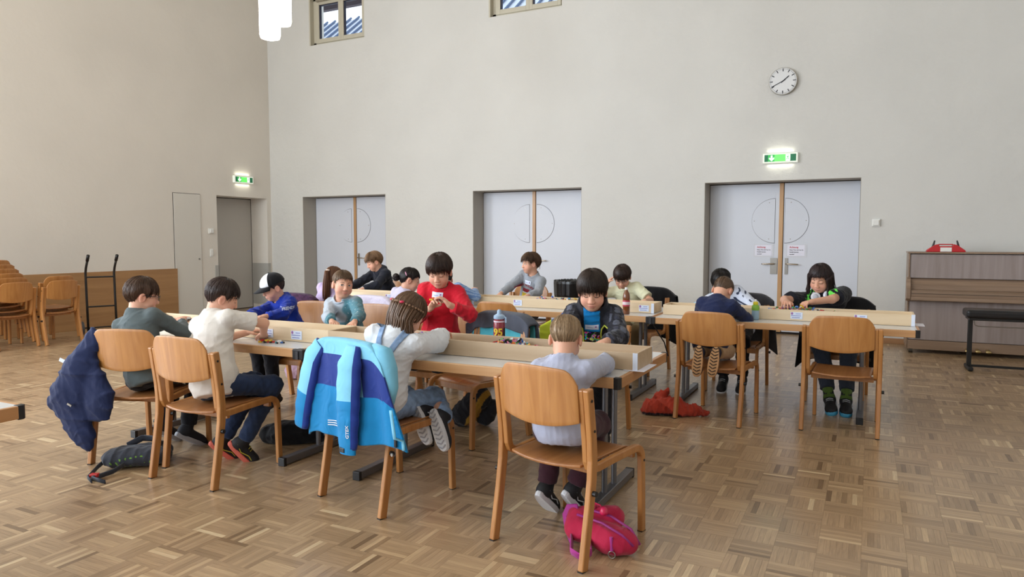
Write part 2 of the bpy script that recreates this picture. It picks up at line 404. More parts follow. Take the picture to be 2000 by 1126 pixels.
# ---- notices on the third door
M_paper = mat('paper_white', S(232, 232, 246), rough=0.6); M_red = mat('print_red', S(196, 40, 60), rough=0.6); M_ink = mat('print_black', S(35, 35, 45), rough=0.6)
M_sleeve = mat('plastic_sleeve', S(212, 214, 222), rough=0.3)
mid3 = (DOORS[2][0] + DOORS[2][1]) / 2 - 0.01
for k, (nx, nz) in enumerate(((mid3 - 0.23, 1.25), (mid3 + 0.23, 1.25))):
    n = thing('door_notice', 'white paper notice in a clear sleeve on the %s leaf of the double door' % ('lever side' if k else 'plate side'), 'notice', (nx, DY - 0.002, nz))
    n['label'] = ('white printed notice on the door leaf with the wide handle plate', 'white printed notice on the door leaf with the narrow handle plate')[k]
    q = MB(); q.b2((-0.145, -0.002, -0.10), (0.145, 0, 0.10)); q.obj('sleeve', M_sleeve, n)
    q = MB(); q.b2((-0.125, -0.004, -0.075), (0.115, -0.002, 0.085)); q.obj('sheet', M_paper, n)
    def lettering(txt, size, x, z, mt, bold=0.0):
        vs, fs = text_mesh(txt, size, bold, 'LEFT'); q = MB(); q.add([(v.x + x, -0.0052, v.y + z) for v in vs], fs); q.obj('lettering', mt, n)
    lettering('Achtung', 0.036, -0.095, 0.052, M_red, 0.0008)
    for r, t in enumerate(('Diese Türe darf nur im', 'Notfall benutzt', 'werden!')): lettering(t, 0.0205, -0.095, 0.012 - r * 0.032, M_ink, 0.0006)
# ---- high windows
M_wframe = mat('window_grey', S(196, 190, 172), rough=0.5); M_gasket = mat('gasket', S(40, 42, 62), rough=0.6)
M_glass = mat('pane_glass', (1, 1, 1), rough=0.0, trans=1.0, spec=0.5); M_glass.node_tree.nodes['Principled BSDF'].inputs['IOR'].default_value = 1.02
def high_window(idx, a, b):
    r = MB(); Y0 = BY + 0.10
    for q in (((a, Y0, HZ0), (a + 0.09, Y0 + 0.09, HZ1)), ((b - 0.05, Y0, HZ0), (b, Y0 + 0.09, HZ1)), ((a, Y0, HZ0), (b, Y0 + 0.09, HZ0 + 0.07)), ((a, Y0, HZ1 - 0.08), (b, Y0 + 0.09, HZ1))): r.b2(*q)
    root = struct(r.obj('window_%d' % idx, M_wframe, bevel=0.004))
    m = (a + b) / 2 + 0.05
    for x0, x1 in ((a + 0.09, m), (m, b - 0.05)):
        s = MB(); y0 = Y0 - 0.02; z0, z1 = HZ0 + 0.05, HZ1 - 0.09; w = 0.085 if x0 < m - 0.1 else 0.06
        s.b2((x0, y0, z0), (x0 + w, y0 + 0.07, z1)); s.b2((x1 - 0.065, y0, z0), (x1, y0 + 0.07, z1)); s.b2((x0 + w, y0, z0), (x1 - 0.065, y0 + 0.07, z0 + 0.08)); s.b2((x0 + w, y0, z1 - 0.08), (x1 - 0.065, y0 + 0.07, z1))
        sash = s.obj('sash', M_wframe, root, bevel=0.004)
        g = MB(); gx0, gx1, gz0, gz1 = x0 + w, x1 - 0.065, z0 + 0.08, z1 - 0.08
        for q in (((gx0, y0 + 0.02, gz0), (gx0 + 0.022, y0 + 0.06, gz1)), ((gx0, y0 + 0.02, gz1 - 0.018), (gx1, y0 + 0.06, gz1))): g.b2(*q)
        g.obj('gasket', M_gasket, sash)
        p = MB(); p.b2((gx0, y0 + 0.045, gz0), (gx1, y0 + 0.049, gz1)); p.obj('pane', M_glass, sash)
    st = MB(); st.b2((a + 0.14, BY + 0.03, HZ1 - 0.12), (a + 0.5, BY + 0.075, HZ1 - 0.07)); st.tube([(a + 0.5, BY + 0.05, HZ1 - 0.1), (b - 0.12, BY + 0.05, HZ1 - 0.085)], 0.012, 8); st.b2((m - 0.05, BY + 0.03, HZ1 - 0.13), (m + 0.03, BY + 0.08, HZ1 - 0.06))
    st.obj('opener_rod', mat('opener_grey', S(160, 152, 138), rough=0.4, metal=0.4), root, bevel=0.003)
    t = MB(); t.b2((a, BY - 0.004, HZ0 - 0.002), (a + 0.028, BY + 0.1, HZ1)); t.obj('reveal_strip', M_wframe, root)
for k, (a, b) in enumerate(HWIN[:3]): high_window(k + 1, a, b)
# windows of the unseen walls: frames
for k, (y0, y1) in enumerate(LWIN):
    r = MB(); X = LX - 0.10
    for u in (0.0, 0.5, 1.0): yy = y0 + (y1 - y0) * u; r.b2((X, yy - 0.04, WZ0), (X + 0.07, yy + 0.04, WZ1))
    for z in (WZ0, 2.9, WZ1): r.b2((X, y0, z - 0.04), (X + 0.07, y1, z + 0.04))
    struct(r.obj('window_%d' % (5 + k), M_wframe))
for k, (x0, x1) in enumerate(FWIN):
    r = MB(); Y = FY - 0.13
    for u in (0.0, 0.5, 1.0): xx = x0 + (x1 - x0) * u; r.b2((xx - 0.04, Y, WZ0), (xx + 0.04, Y + 0.07, WZ1))
    for z in (WZ0, 2.9, WZ1): r.b2((x0, Y, z - 0.04), (x1, Y + 0.07, z + 0.04))
    struct(r.obj('window_%d' % (9 + k), M_wframe))
# ---- neighbouring roof seen through the high windows, and the hall's own eave
M_tile = mat('roof_tile_pale', S(206, 214, 228), rough=0.7); M_eave = mat('eave_brown', S(66, 56, 62), rough=0.8)
rf = thing('neighbour_roof', 'pale ribbed roof slope outside the high windows', 'roof', (-7.0, 15.0, 6.2))
q = MB(); q.add([(-13, 0, 0.0), (9, 0, 0.0), (9, 2.2, 1.72), (-13, 2.2, 1.72)], [(0, 1, 2, 3)]); q.obj('slope', M_tile, rf, solid=0.1)
rib = MB(); rib.tube([(0, 0, 0.05), (0, 2.2, 1.77)], 0.032, 6); rib_me = rib.mesh('roof_rib', mat('roof_rib_dark', S(88, 104, 132), rough=0.7))
for k in range(74): o = bpy.data.objects.new('roof_rib', rib_me); COL.objects.link(o); o.parent = rf; o.location = (-13 + k * 0.3, 0, 0)
ev = thing('roof_overhang', 'dark brown boarded eave overhang outside the high windows', 'eave', (-4, BY + WT, 6.4))
q = MB(); q.b2((-12, 0.90, -0.04), (12, 1.02, 0.20)); q.obj('fascia_beam', M_eave, ev)
for k in range(12): q = MB(); q.b2((-11 + k * 2, 0.0, 0.12), (-10.88 + k * 2, 0.92, 0.28)); q.obj('rafter', M_eave, ev)
# ---- wall clock
M_face = mat('clock_face', S(226, 228, 230), rough=0.25, coat=0.6); 
ck = thing('wall_clock', 'round white wall clock with black hour marks above the exit sign', 'clock', (-1.182, BY, 3.655))
CR = 0.19
def disc(r0, y0, y1, n=48):
    q = MB(); q.prism([(r0 * math.cos(2 * PI * i / n), r0 * math.sin(2 * PI * i / n)) for i in range(n)], y0, y1, 'y'); return q
q = disc(CR, -0.055, 0.0); q.obj('case', mat('clock_case', S(150, 146, 138), rough=0.3, metal=0.6), ck, auto=40)
q = disc(CR - 0.008, -0.058, -0.05); q.obj('face', M_face, ck)
for k in range(12):
    an = PI / 2 - k * PI / 6; q = MB(); q.box((0.155 * math.cos(an), -0.060, 0.155 * math.sin(an)), (0.042, 0.002, 0.011), rot=(0, -an, 0)); q.obj('hour_mark', M_ink, ck)
q = MB()
for k in range(60):
    if k % 5: an = k * PI / 30; q.box((0.168 * math.cos(an), -0.060, 0.168 * math.sin(an)), (0.013, 0.002, 0.0035), rot=(0, -an, 0))
o = q.obj('minute_marks', M_ink, ck); o['kind'] = 'stuff'
for nm, an, l0, l1, w in (('hour_hand', math.radians(90 - 50.5), -0.03, 0.105, 0.012), ('minute_hand', math.radians(90 - 244), -0.035, 0.165, 0.009)):
    q = MB(); m_ = (l0 + l1) / 2; q.box((m_ * math.cos(an), -0.0635, m_ * math.sin(an)), (l1 - l0, 0.003, w), rot=(0, -an, 0)); q.obj(nm, M_ink, ck)
# ---- exit signs
M_green = mat('exit_green', S(60, 170, 90), emit=S(40, 170, 70), estr=0.55); M_green2 = mat('exit_green_lit', S(110, 230, 110), emit=S(100, 235, 100), estr=0.7); M_gd = mat('exit_green_dark', S(30, 110, 75), emit=S(20, 100, 60), estr=0.35)
M_lit = mat('exit_white_lit', (1, 1, 1), emit=(1, 1, 0.92), estr=1.1); M_frame_lit = mat('exit_frame', S(235, 240, 228), emit=(0.95, 1, 0.88), estr=0.25)
def exit_sign(loc, rz, label):
    s = thing('exit_sign', label, 'exit sign', loc, rz); w, h = 0.47, 0.138
    q = MB(); q.b2((-w / 2, -0.055, -h / 2), (w / 2, 0, h / 2)); q.obj('housing', M_frame_lit, s, bevel=0.006)
    y = -0.0565; p = MB()
    p.b2((-w / 2 + 0.022, y, -h / 2 + 0.02), (w / 2 - 0.022, y + 0.003, h / 2 - 0.02)); p.obj('panel', M_gd, s)
    p = MB(); p.b2((-0.075, y - 0.001, -h / 2 + 0.02), (0.075, y, h / 2 - 0.02)); p.obj('lit_panel', M_green2, s)
    p = MB(); p.b2((-w / 2 + 0.07, y - 0.001, -h / 2 + 0.02), (-0.075, y, h / 2 - 0.02)); p.obj('panel_half', M_green, s)
    ax = -0.115; p = MB(); p.prism([(ax - 0.012, 0.038), (ax + 0.012, 0.038), (ax + 0.012, 0.0), (ax + 0.036, 0.008), (ax + 0.034, -0.012), (ax, -0.042), (ax - 0.034, -0.012), (ax - 0.036, 0.008), (ax - 0.012, 0.0)], y - 0.003, y - 0.001, 'y'); p.obj('arrow', M_lit, s)
    p = MB(); p.b2((0.075, y - 0.002, -0.046), (0.135, y - 0.001, 0.046)); d = p.obj('door_symbol', M_lit, s)
    p = MB(); cx = 0.103; yy = (y - 0.004, y - 0.0025)
    p.prism([(cx + 0.004 + 0.007 * math.cos(i * PI / 5), 0.03 + 0.007 * math.sin(i * PI / 5)) for i in range(10)], *yy)
    for q0, q1 in (((cx, 0.02), (cx - 0.004, -0.004)), ((cx - 0.004, -0.004), (cx + 0.014, -0.012)), ((cx + 0.014, -0.012), (cx + 0.018, -0.034)), ((cx - 0.004, -0.004), (cx - 0.014, -0.02)), ((cx - 0.014, -0.02), (cx - 0.026, -0.022)), ((cx, 0.018), (cx + 0.017, 0.006)), ((cx, 0.018), (cx - 0.018, 0.008))):
        v = Vector((q1[0] - q0[0], q1[1] - q0[1])); n_ = Vector((-v.y, v.x)).normalized() * 0.0038
        p.prism([(q0[0] + n_.x, q0[1] + n_.y), (q1[0] + n_.x, q1[1] + n_.y), (q1[0] - n_.x, q1[1] - n_.y), (q0[0] - n_.x, q0[1] - n_.y)], *yy)
    p.obj('running_figure', M_green, s)
    for zz, rx in ((h / 2 + 0.012, PI), (-h / 2 - 0.012, 0)):
        l = bpy.data.lights.new('exit_glow', 'AREA'); l.shape = 'RECTANGLE'; l.size = 0.34; l.size_y = 0.03; l.energy = 0.28; l.color = (1, 1, 0.8)
        o = bpy.data.objects.new('exit_glow', l); COL.objects.link(o); o.parent = s; o.location = (0, -0.03, zz); o.rotation_euler = (rx, 0, 0)
    return s
exit_sign((-1.193, BY, 2.58), 0, 'lit green exit sign above the double door with notices')
exit_sign((LX, 10.21, 2.585), PI / 2, 'lit green exit sign on the left wall above the grey recessed door')
# ---- little wall boxes
def wall_box(name, label, loc, rz, w, h, d, cat='switch'):
    t = thing(name, label, cat, loc, rz)
    q = MB(); q.b2((-w / 2, -d * 0.5, -h / 2), (w / 2, 0, h / 2)); q.obj('plate', M_white, t, bevel=0.003)
    q = MB(); q.b2((-w * 0.36, -d, -h * 0.36), (w * 0.36, -d * 0.5, h * 0.36)); q.obj('cover', M_white, t, bevel=0.004)
    return t
wall_box('thermostat', 'small square white thermostat box on the wall between door and piano', (0.057, BY, 1.645), 0, 0.10, 0.10, 0.05, 'thermostat')
wall_box('thermostat', 'small white thermostat box above the light switch by the closet door', (LX, 9.42, 1.575), PI / 2, 0.10, 0.095, 0.05, 'thermostat')
wall_box('light_switch', 'tall white light switch plate beside the closet door', (LX, 9.43, 1.165), PI / 2, 0.075, 0.15, 0.02, 'switch')
# ---- pendant lamps
M_lamp = mat('lamp_glass', (1, 1, 1), rough=0.4, emit=(1.0, 0.94, 0.84), estr=11.0)
def pendant(loc, r, h, label):
    t = thing('pendant_lamp', label, 'lamp', loc, 0, 'hanging cylinder lamps')
    q = MB(); n = 10; q.lathe([(r * 0.55, 0.0), (r * 0.9, 0.012), (r, 0.05), (r, h - 0.03), (r * 0.97, h)], n=32); q.obj('shade', M_lamp, t, auto=50)
    q = MB(); q.cyl((0, 0, h), (0, 0, h + 0.06), 0.05, n=16); q.obj('cap', M_steel, t)
    q = MB(); q.cyl((0, 0, h + 0.05), (0, 0, CEIL - loc[2]), 0.006, n=6); q.obj('cable', M_black, t)
    q = MB(); q.cyl((0, 0, CEIL - loc[2] - 0.05), (0, 0, CEIL - loc[2]), 0.06, n=16); q.obj('canopy', M_white, t)
    return t
pendant((-6.02, 6.0, 3.63), 0.112, 0.85, 'lit white cylinder lamp, the lower of the hanging pair')
pendant((-6.21, 6.375, 3.90), 0.112, 0.85, 'lit white cylinder lamp, the higher of the hanging pair')
for lx, ly, lb in ((-5.6, 1.2, 'lit white cylinder lamp hanging over the loose table'), (-0.4, 4.6, 'lit white cylinder lamp hanging over the aisle by the piano'), (-0.6, 0.4, 'lit white cylinder lamp hanging over the open floor'), (-9.2, 2.6, 'lit white cylinder lamp hanging by the stacked chairs')):
    pendant((lx, ly, 3.9), 0.135, 0.85, lb)
# ================================================================== CHAIRS
M_frame = wood('chair_frame_beech', S(190, 133, 74), S(168, 110, 55), 'z', 5, rough=0.38, coat=0.25)
M_ply = wood('chair_ply_beech', S(192, 135, 75), S(170, 112, 56), 'z', 3.0, rough=0.36, coat=0.3, ring=1.6)
M_ply_seat = wood('chair_seat_beech', S(178, 122, 72), S(150, 96, 52), 'y', 3.0, rough=0.33, coat=0.35, ring=1.2)
def backrest_mesh():
    # plywood panel: rounded top corners, bowed lower edge, curved backwards in plan
    nx, nz = 25, 13; w = 0.218
    def fn(u, v):
        x = -w + 2 * w * u; e = abs(x) / w
        zt = 0.868 - 0.012 * e * e - (0.062 * max(0, (e - 0.66) / 0.34) ** 2.6)
        zb = 0.598 + 0.034 * e ** 2
        z = zb + (zt - zb) * v
        y = -0.252 - 0.030 * (1 - e * e) - 0.10 * (z - 0.60)
        return (x, y, z)
    m = MB(); m.grid(fn, nx, nz); return m
def seat_mesh():
    def fn(u, v):
        e = 2 * u - 1; wy = 0.215; y = -wy + 2 * wy * v
        hw = 0.196 + 0.004 * v
        x = hw * e
        yb = y - (0.03 * (1 - e * e)) * (1 - v) ** 1.5
        z = 0.448 - 0.010 * (1 - abs(e) ** 2) * (1 - 0.6 * v) - 0.030 * max(0, (v - 0.8) / 0.2) ** 2 - 0.012 * (1 - v)
        return (x, yb, z)
    m = MB(); m.grid(fn, 17, 17); return m
def post_path(s):
    x = s * 0.2545
    return [(x, -0.275, 0), (x, -0.232, 0.25), (x, -0.212, 0.385), (x, -0.208, 0.47), (x, -0.214, 0.56), (x, -0.236, 0.72), (x, -0.246, 0.785)]
def inner_path(s):
    x = s * 0.2255; P = []
    P += [(x, 0.268, 0), (x, 0.258, 0.34)]
    P += arc((0.195, 0.365), 0.062, 0, PI / 2, 6, lambda u, v: (x, u, v))
    P += [(x, 0.0, 0.421), (x, -0.12, 0.413)]
    P += [(x, -0.165, 0.416), (x, -0.193, 0.432), (x, -0.206, 0.462)]
    P += [(x, -0.216, 0.56), (x, -0.238, 0.72), (x, -0.247, 0.782)]
    return P
def make_chair():
    t = thing('wooden_chair', 'beech stacking chair', 'chair')
    backrest_mesh().obj('backrest', M_ply, t, smooth=True, solid=0.012, bevel=0.003)
    seat_mesh().obj('seat', M_ply_seat, t, smooth=True, solid=0.013, bevel=0.003)
    for s in (-1, 1):
        q = MB(); q.sweep(post_path(s), 0.029, 0.044, (1, 0, 0)); p = q.obj('rear_leg', M_frame, t, bevel=0.006, seg=2)
        q = MB(); q.b2((s * 0.2545 - 0.013, -0.297, 0), (s * 0.2545 + 0.013, -0.253, 0.006)); q.obj('glide', M_black, p)
        q = MB(); q.sweep(inner_path(s), 0.027, 0.036, (1, 0, 0)); p2 = q.obj('front_leg', M_frame, t, bevel=0.005, seg=2)
        q = MB(); q.b2((s * 0.2255 - 0.013, 0.25, 0), (s * 0.2255 + 0.013, 0.286, 0.006)); q.obj('glide', M_black, p2)
        for yy, zz in ((-0.238, 0.735), (-0.214, 0.60), (-0.222, 0.33)):
            q = MB(); q.cyl((s * 0.268, yy, zz), (s * 0.2715, yy, zz), 0.0065, n=10); q.obj('bolt', M_black, p)
        q = MB(); q.cyl((s * 0.238, 0.262, 0.355), (s * 0.2405, 0.262, 0.355), 0.0065, n=10); q.obj('bolt', M_black, p2)
        q = MB(); q.cyl((s * 0.268, -0.222, 0.33), (s * 0.286, -0.222, 0.33), 0.012, n=12); q.obj('stack_button', M_black, p)
    q = MB(); q.b2((-0.213, 0.20, 0.375), (0.213, 0.222, 0.418)); q.obj('front_rail', M_frame, t, bevel=0.003)
    q = MB(); q.b2((-0.213, -0.13, 0.375), (0.213, -0.108, 0.415)); q.obj('rear_rail', M_frame, t, bevel=0.003)
    return t
CH0 = make_chair(); _used = [False]
def chair(label, x, y, rz, z=0, group=None):
    if not _used[0]:
        _used[0] = True; c = CH0; c.location = (x, y, z); c.rotation_euler = (0, 0, rz); c['label'] = label
        if group: c['group'] = group
        return c
    c = dup(CH0, (x, y, z), rz, label)
    if group: c['group'] = group
    elif 'group' in c.keys(): del c['group']
    return c
def chair_rear(label, rl, rr_, group=None):
    """place a chair from its two rear foot positions (left, right as the sitter sees them)"""
    a, b = Vector(rl), Vector(rr_); d = (b - a).normalized(); rz = math.atan2(d.y, d.x)
    f = Vector((-d.y, d.x)); c = (a + b) / 2 + f * 0.275
    return chair(label, c.x, c.y, rz, group=group), c, rz
C1, c1c, c1r = chair_rear('beech chair with a navy jacket over its left corner', (-4.394, 2.748), (-3.87, 2.93))
C2, c2c, c2r = chair_rear('beech chair of the child in the off-white T-shirt', (-3.80, 2.755), (-3.27, 2.767))
C3, c3c, c3r = chair_rear('beech chair hung with the blue jacket', (-2.70, 2.985), (-2.165, 2.861))
C4, c4c, c4r = chair_rear('beech chair of the blond child, pink backpack under it', (-1.57, 2.905), (-1.042, 2.776))
C5, c5c, c5r = chair_rear('beech chair on which the child in navy kneels', (-1.376, 5.577), (-0.82, 5.494))
C6, c6c, c6r = chair_rear('empty beech chair in front of the child with headphones', (-0.445, 5.65), (0.107, 5.621))
CB = chair('empty beech chair at the back row, behind the maroon bottle', -2.93, 5.84, math.radians(-6))
# far side of the front row (facing the camera side)
chair('beech chair of the child in the cap', -4.42, 4.62, PI + 0.12)
chair('beech chair of the child in the grey and teal sweatshirt', -3.78, 4.62, PI - 0.05)
CR_ = chair('beech chair of the child in the red sweatshirt', -3.06, 4.68, PI + 0.05)
CG = chair('beech chair hung with the grey hooded jacket', -2.50, 4.42, PI - 0.3)
C8 = chair('beech chair of the child in the black jacket with yellow piping', -1.83, 4.82, PI + 0.02)
# back row near side
CP = chair('beech chair of the child with the long ponytail', -5.05, 5.52, 0.05)
CC = chair('beech chair of the dark haired child with the hair clip', -4.15, 5.62, -0.1)
CS = chair('beech chair of the child in the blue striped shirt', -3.5, 5.75, 0.05)
# back row far side
chair('beech chair of the child in the black hoodie', -5.75, 7.5, PI)
chair('beech chair of the child in the grey printed sweater', -3.62, 7.5, PI + 0.1)
CY_ = chair('beech chair with a black jacket, of the child in pale yellow', -2.22, 7.45, PI - 0.1)
CW = chair('beech chair with a grey jacket, of the child in the white patterned shirt', -1.12, 7.0, PI)
CL = chair('beech chair with a black jacket, of the child with headphones', -0.25, 6.95, PI)
# stacks by the left wall
ORD = ('at the floor', 'second from the floor', 'third from the floor', 'third from the top', 'second from the top', 'topmost')
for k in range(6):
    chair('beech chair in the taller stack by the wainscot, ' + ORD[k], -10.12 - 0.085 * k, 5.30 - 0.006 * k, math.radians(94), z=0.056 * k, group='taller chair stack')
for k in range(2):
    chair('beech chair in the pair stacked beside the black hand truck, %s one' % ('upper' if k else 'lower'), -10.09 - 0.085 * k, 5.87 + 0.012 * k, math.radians(95), z=0.056 * k, group='pair of stacked chairs')

# ================================================================== TABLES
M_top = mat('table_laminate', S(216, 218, 220), rough=0.28, var=0.015, vscale=3, coat=0.2)
M_edge = wood('table_edge_beech', S(214, 170, 122), S(196, 146, 98), 'x', 3, rough=0.4)
M_leg = mat('leg_grey_steel', S(120, 120, 124), rough=0.38, metal=0.7)
TZ, TL, TD = 0.755, 2.0, 0.9
def make_table():
    t = thing('folding_table', 'long table', 'table')
    q = MB(); q.b2((-TL / 2 + 0.02, 0.02, TZ - 0.03), (TL / 2 - 0.02, TD - 0.02, TZ)); q.obj('laminate_top', M_top, t)
    th = 0.052
    for a, b in (((-TL / 2 + 0.03, 0, TZ - th), (TL / 2 - 0.03, 0.022, TZ)), ((-TL / 2 + 0.03, TD - 0.022, TZ - th), (TL / 2 - 0.03, TD, TZ))):
        q = MB(); q.b2(a, b); q.obj('edge_lipping', M_edge, t, bevel=0.003)
    for a, b in (((-TL / 2, 0.03, TZ - th), (-TL / 2 + 0.022, TD - 0.03, TZ)), ((TL / 2 - 0.022, 0.03, TZ - th), (TL / 2, TD - 0.03, TZ))):
        q = MB(); q.b2(a, b); q.obj('edge_lipping', wood('table_end_beech', S(196, 144, 94), S(172, 118, 70), 'y', 3), t, bevel=0.003)
    for sx in (-1, 1):
        for yy, sy in ((0, 1), (TD, -1)):
            q = MB(); x1 = sx * TL / 2; c = 0.034
            q.prism([(x1 - sx * c, yy), (x1 - sx * 0.012, yy), (x1, yy + sy * 0.012), (x1, yy + sy * c), (x1 - sx * c, yy + sy * c)], TZ - th - 0.004, TZ + 0.002, 'z'); q.obj('corner_guard', M_black, t, bevel=0.003)
    for k, lx in enumerate((-0.62, 0.80)):
        fb = MB(); fb.b2((lx - 0.025, 0.04, 0.008), (lx + 0.025, TD - 0.08, 0.052)); f = fb.obj('foot_bar', M_leg, t, bevel=0.004)
        for yy in (0.036, TD - 0.076):
            q = MB(); q.b2((lx - 0.0255, yy - 0.012, 0.0), (lx + 0.0255, yy + 0.012, 0.053)); q.obj('end_cap', M_black, f, bevel=0.003)
        for yy in (0.365, 0.525):
            q = MB(); q.cyl((lx, yy, 0.05), (lx, yy, TZ - 0.05), 0.016, n=14); q.obj('column', M_leg, t, auto=40)
        q = MB(); q.b2((lx - 0.03, 0.15, TZ - 0.055), (lx + 0.03, TD - 0.15, TZ - 0.03)); q.obj('bracket', M_leg, t)
    return t
T0 = make_table(); T0.location = (-2.05, 3.235, 0); T0['label'] = 'long white topped table at which the blond child sits'
def table(label, cx, y, flip=False):
    return dup(T0, (cx, y + (TD if flip else 0), 0), PI if flip else 0, label)
table('long white topped table at which the child in the cap sits', -4.06, 3.235)
table('long white topped table carrying the green and yellow bottle', -0.655, 5.93, flip=True)
table('long white topped table carrying the brown drink bottle', -2.665, 5.98)
table('long white topped table at which the child in the black hoodie sits', -4.675, 5.98)
table('long white topped table reaching in beside the chair with the navy jacket', -4.02, 0.75)
# clamps joining the tables
def clamp(x, y, label):
    t = thing('table_clamp', label, 'clamp', (x, y, TZ))
    q = MB(); q.b2((-0.042, -0.016, -0.058), (0.042, 0.012, 0.006)); q.obj('jaw', M_black, t, bevel=0.006)
    q = MB(); q.tube([(0.02, -0.005, -0.05), (0.05, 0.03, -0.12), (0.10, 0.08, -0.22), (0.13, 0.1, -0.34)], 0.006, 6); q.obj('strap_end', M_black, t)
    q = MB(); q.box((0, -0.019, -0.03), (0.02, 0.006, 0.05)); q.obj('buckle', mat('buckle_grey', S(50, 50, 54), rough=0.5), t)
clamp(-3.055, 3.22, 'black clamp joining the two front tables'); clamp(-1.66, 5.94, 'black strap joining the two back tables near the brown drink bottle')

# ================================================================== TRAYS
M_tray = wood('tray_pine', S(230, 209, 178), S(213, 189, 153), 'x', 2.2, rough=0.55, coat=0.0)
M_tray2 = wood('tray_oak', S(202, 178, 148), S(182, 157, 127), 'x', 2.2, rough=0.55, coat=0.0)
M_tape = mat('label_white', S(222, 232, 250), rough=0.5)
M_logo = mat('logo_purple', S(160, 110, 170), rough=0.6); M_lblue = mat('print_blue', S(150, 158, 210), rough=0.6)
TRH = 0.088
def tray(label, x0, x1, y0, y1, m, cards, endcards):
    t = thing('wooden_tray', label, 'tray', ((x0 + x1) / 2, y0, TZ + 0.002)); L = x1 - x0; D = y1 - y0; w = 0.014
    q = MB(); q.b2((-L / 2 + w, w, 0), (L / 2 - w, D - w, 0.008)); q.obj('bottom', m, t)
    for nm, a, b in (('long_side', (-L / 2, 0, 0), (L / 2, w, TRH)), ('long_side', (-L / 2, D - w, 0), (L / 2, D, TRH)), ('end_board', (-L / 2, w, 0), (-L / 2 + w, D - w, TRH)), ('end_board', (L / 2 - w, w, 0), (L / 2, D - w, TRH))):
        q = MB(); q.b2(a, b); q.obj(nm, m, t, bevel=0.0015)
    for side in endcards:
        for yy in (0.0, D):
            q = MB(); xx = side * (L / 2); q.b2((xx - 0.024 * side, yy - 0.0015, 0.0), (xx + 0.0015 * side, yy + 0.0015, TRH)); q.obj('end_label', M_tape, t)
    for cx in cards: name_card(t, cx, -0.0015, 0.0)
    return t
def name_card(t, cx, y, z0):
    q = MB(); q.b2((cx - 0.046, y - 0.0012, z0 + 0.014), (cx + 0.046, y + 0.0004, z0 + 0.070)); c = q.obj('name_card', M_tape, t)
    q = MB(); q.prism([(cx - 0.034 + 0.009 * math.cos(i * PI / 4), z0 + 0.058 + 0.011 * math.sin(i * PI / 4)) for i in range(8)], y - 0.002, y - 0.001, 'y'); q.obj('logo', M_logo, c)
    q = MB()
    for r_, (a, b) in enumerate(((-0.006, 0.032), (-0.042, 0.034), (-0.036, 0.026))): q.b2((cx + a, y - 0.002, z0 + 0.054 - r_ * 0.016), (cx + b, y - 0.001, z0 + 0.060 - r_ * 0.016))
    q.obj('print', M_lblue, c)
TA2 = tray('long pale wooden tray with a heap of bricks, on the table of the blond child', -3.045, -1.035, 3.467, 3.742, M_tray2, [], [1])
TA1 = tray('long pale wooden tray in front of the child in the cap', -4.92, -3.049, 3.475, 3.75, M_tray, [0.42, -0.05, 0.67], [])
TC = tray('long pale wooden tray into which the child with headphones reaches', -1.625, 0.32, 6.21, 6.48, M_tray, [0.13, 0.60, -0.42], [1])
TB2 = tray('long pale wooden tray behind the brown drink bottle', -3.60, -1.72, 6.25, 6.52, M_tray, [-0.42, 0.25, 1.2 - 0.35], [-1, 1])
TB1 = tray('long pale wooden tray in front of the child in the black hoodie', -5.52, -3.64, 6.25, 6.52, M_tray, [-0.05, 0.5], [1])
# loose name sheets tucked under the tray ends
def sheet(label, x, y, w, d, r):
    q = MB(); q.box((0, 0, 0.0008), (w, d, 0.0012), rot=(0, 0, r)); o = q.obj('paper_sheet', M_paper); o.location = (x, y, TZ + 0.001); tag(o, label, 'paper')
sheet('white paper sheet lying at the tray end by the blond child', -1.05, 3.57, 0.11, 0.24, 0.0)
o_ = sheet('white paper sheet sticking out at the tray end by the piano', 0.335, 6.34, 0.11, 0.2, 0.0)

# ================================================================== PIANO, BENCH, HAND TRUCK, BIN
M_pw = wood('piano_walnut', S(162, 150, 148), S(140, 127, 123), 'z', 2.5, rough=0.4, coat=0.2)  # walnut greyed and lightened: a bluish sheen put into the colour
M_pl = wood('piano_walnut_light', S(152, 128, 108), S(126, 102, 82), 'x', 2.5, rough=0.4, coat=0.2)
pn = thing('upright_piano', 'brown walnut upright piano with closed lid against the back wall', 'piano', (1.19, 10.17, 0))
def part(parent, name, m, *boxes, bevel=0.003):
    q = MB()
    for a, b in boxes: q.b2(a, b)
    return q.obj(name, m, parent, bevel=bevel)
PW = 0.76
for s in (-1, 1): part(pn, 'side_panel', M_pl, ((s * PW - 0.018 * (s > 0) - 0.0, 0, 0.06), (s * (PW) + 0.018 * (s < 0), 0.56, 1.245)))
part(pn, 'upper_panel', M_pw, ((-PW + 0.02, 0.02, 0.94), (PW - 0.02, 0.05, 1.235)))
part(pn, 'case_back', M_pw, ((-PW + 0.02, 0.07, 0.1), (PW - 0.02, 0.55, 1.235)))
part(pn, 'lid', M_pl, ((-PW - 0.008, -0.012, 1.245), (PW + 0.008, 0.57, 1.264)))
part(pn, 'lower_panel', M_pw, ((-PW + 0.02, 0.015, 0.17), (PW - 0.02, 0.045, 0.67)))
part(pn, 'plinth', M_pl, ((-PW + 0.02, 0.0, 0.05), (PW - 0.02, 0.04, 0.165)))
q = MB(); q.prism([(0.06, 0.94), (-0.06, 0.915), (-0.085, 0.87), (-0.085, 0.80), (0.06, 0.80)], -PW + 0.03, PW - 0.03, 'x'); q.obj('fallboard', M_pl, pn, bevel=0.006)
part(pn, 'key_slip', M_pl, ((-PW + 0.03, -0.135, 0.715), (PW - 0.03, -0.10, 0.79)), ((-PW + 0.03, -0.13, 0.79), (PW - 0.03, 0.0, 0.80)), bevel=0.005)
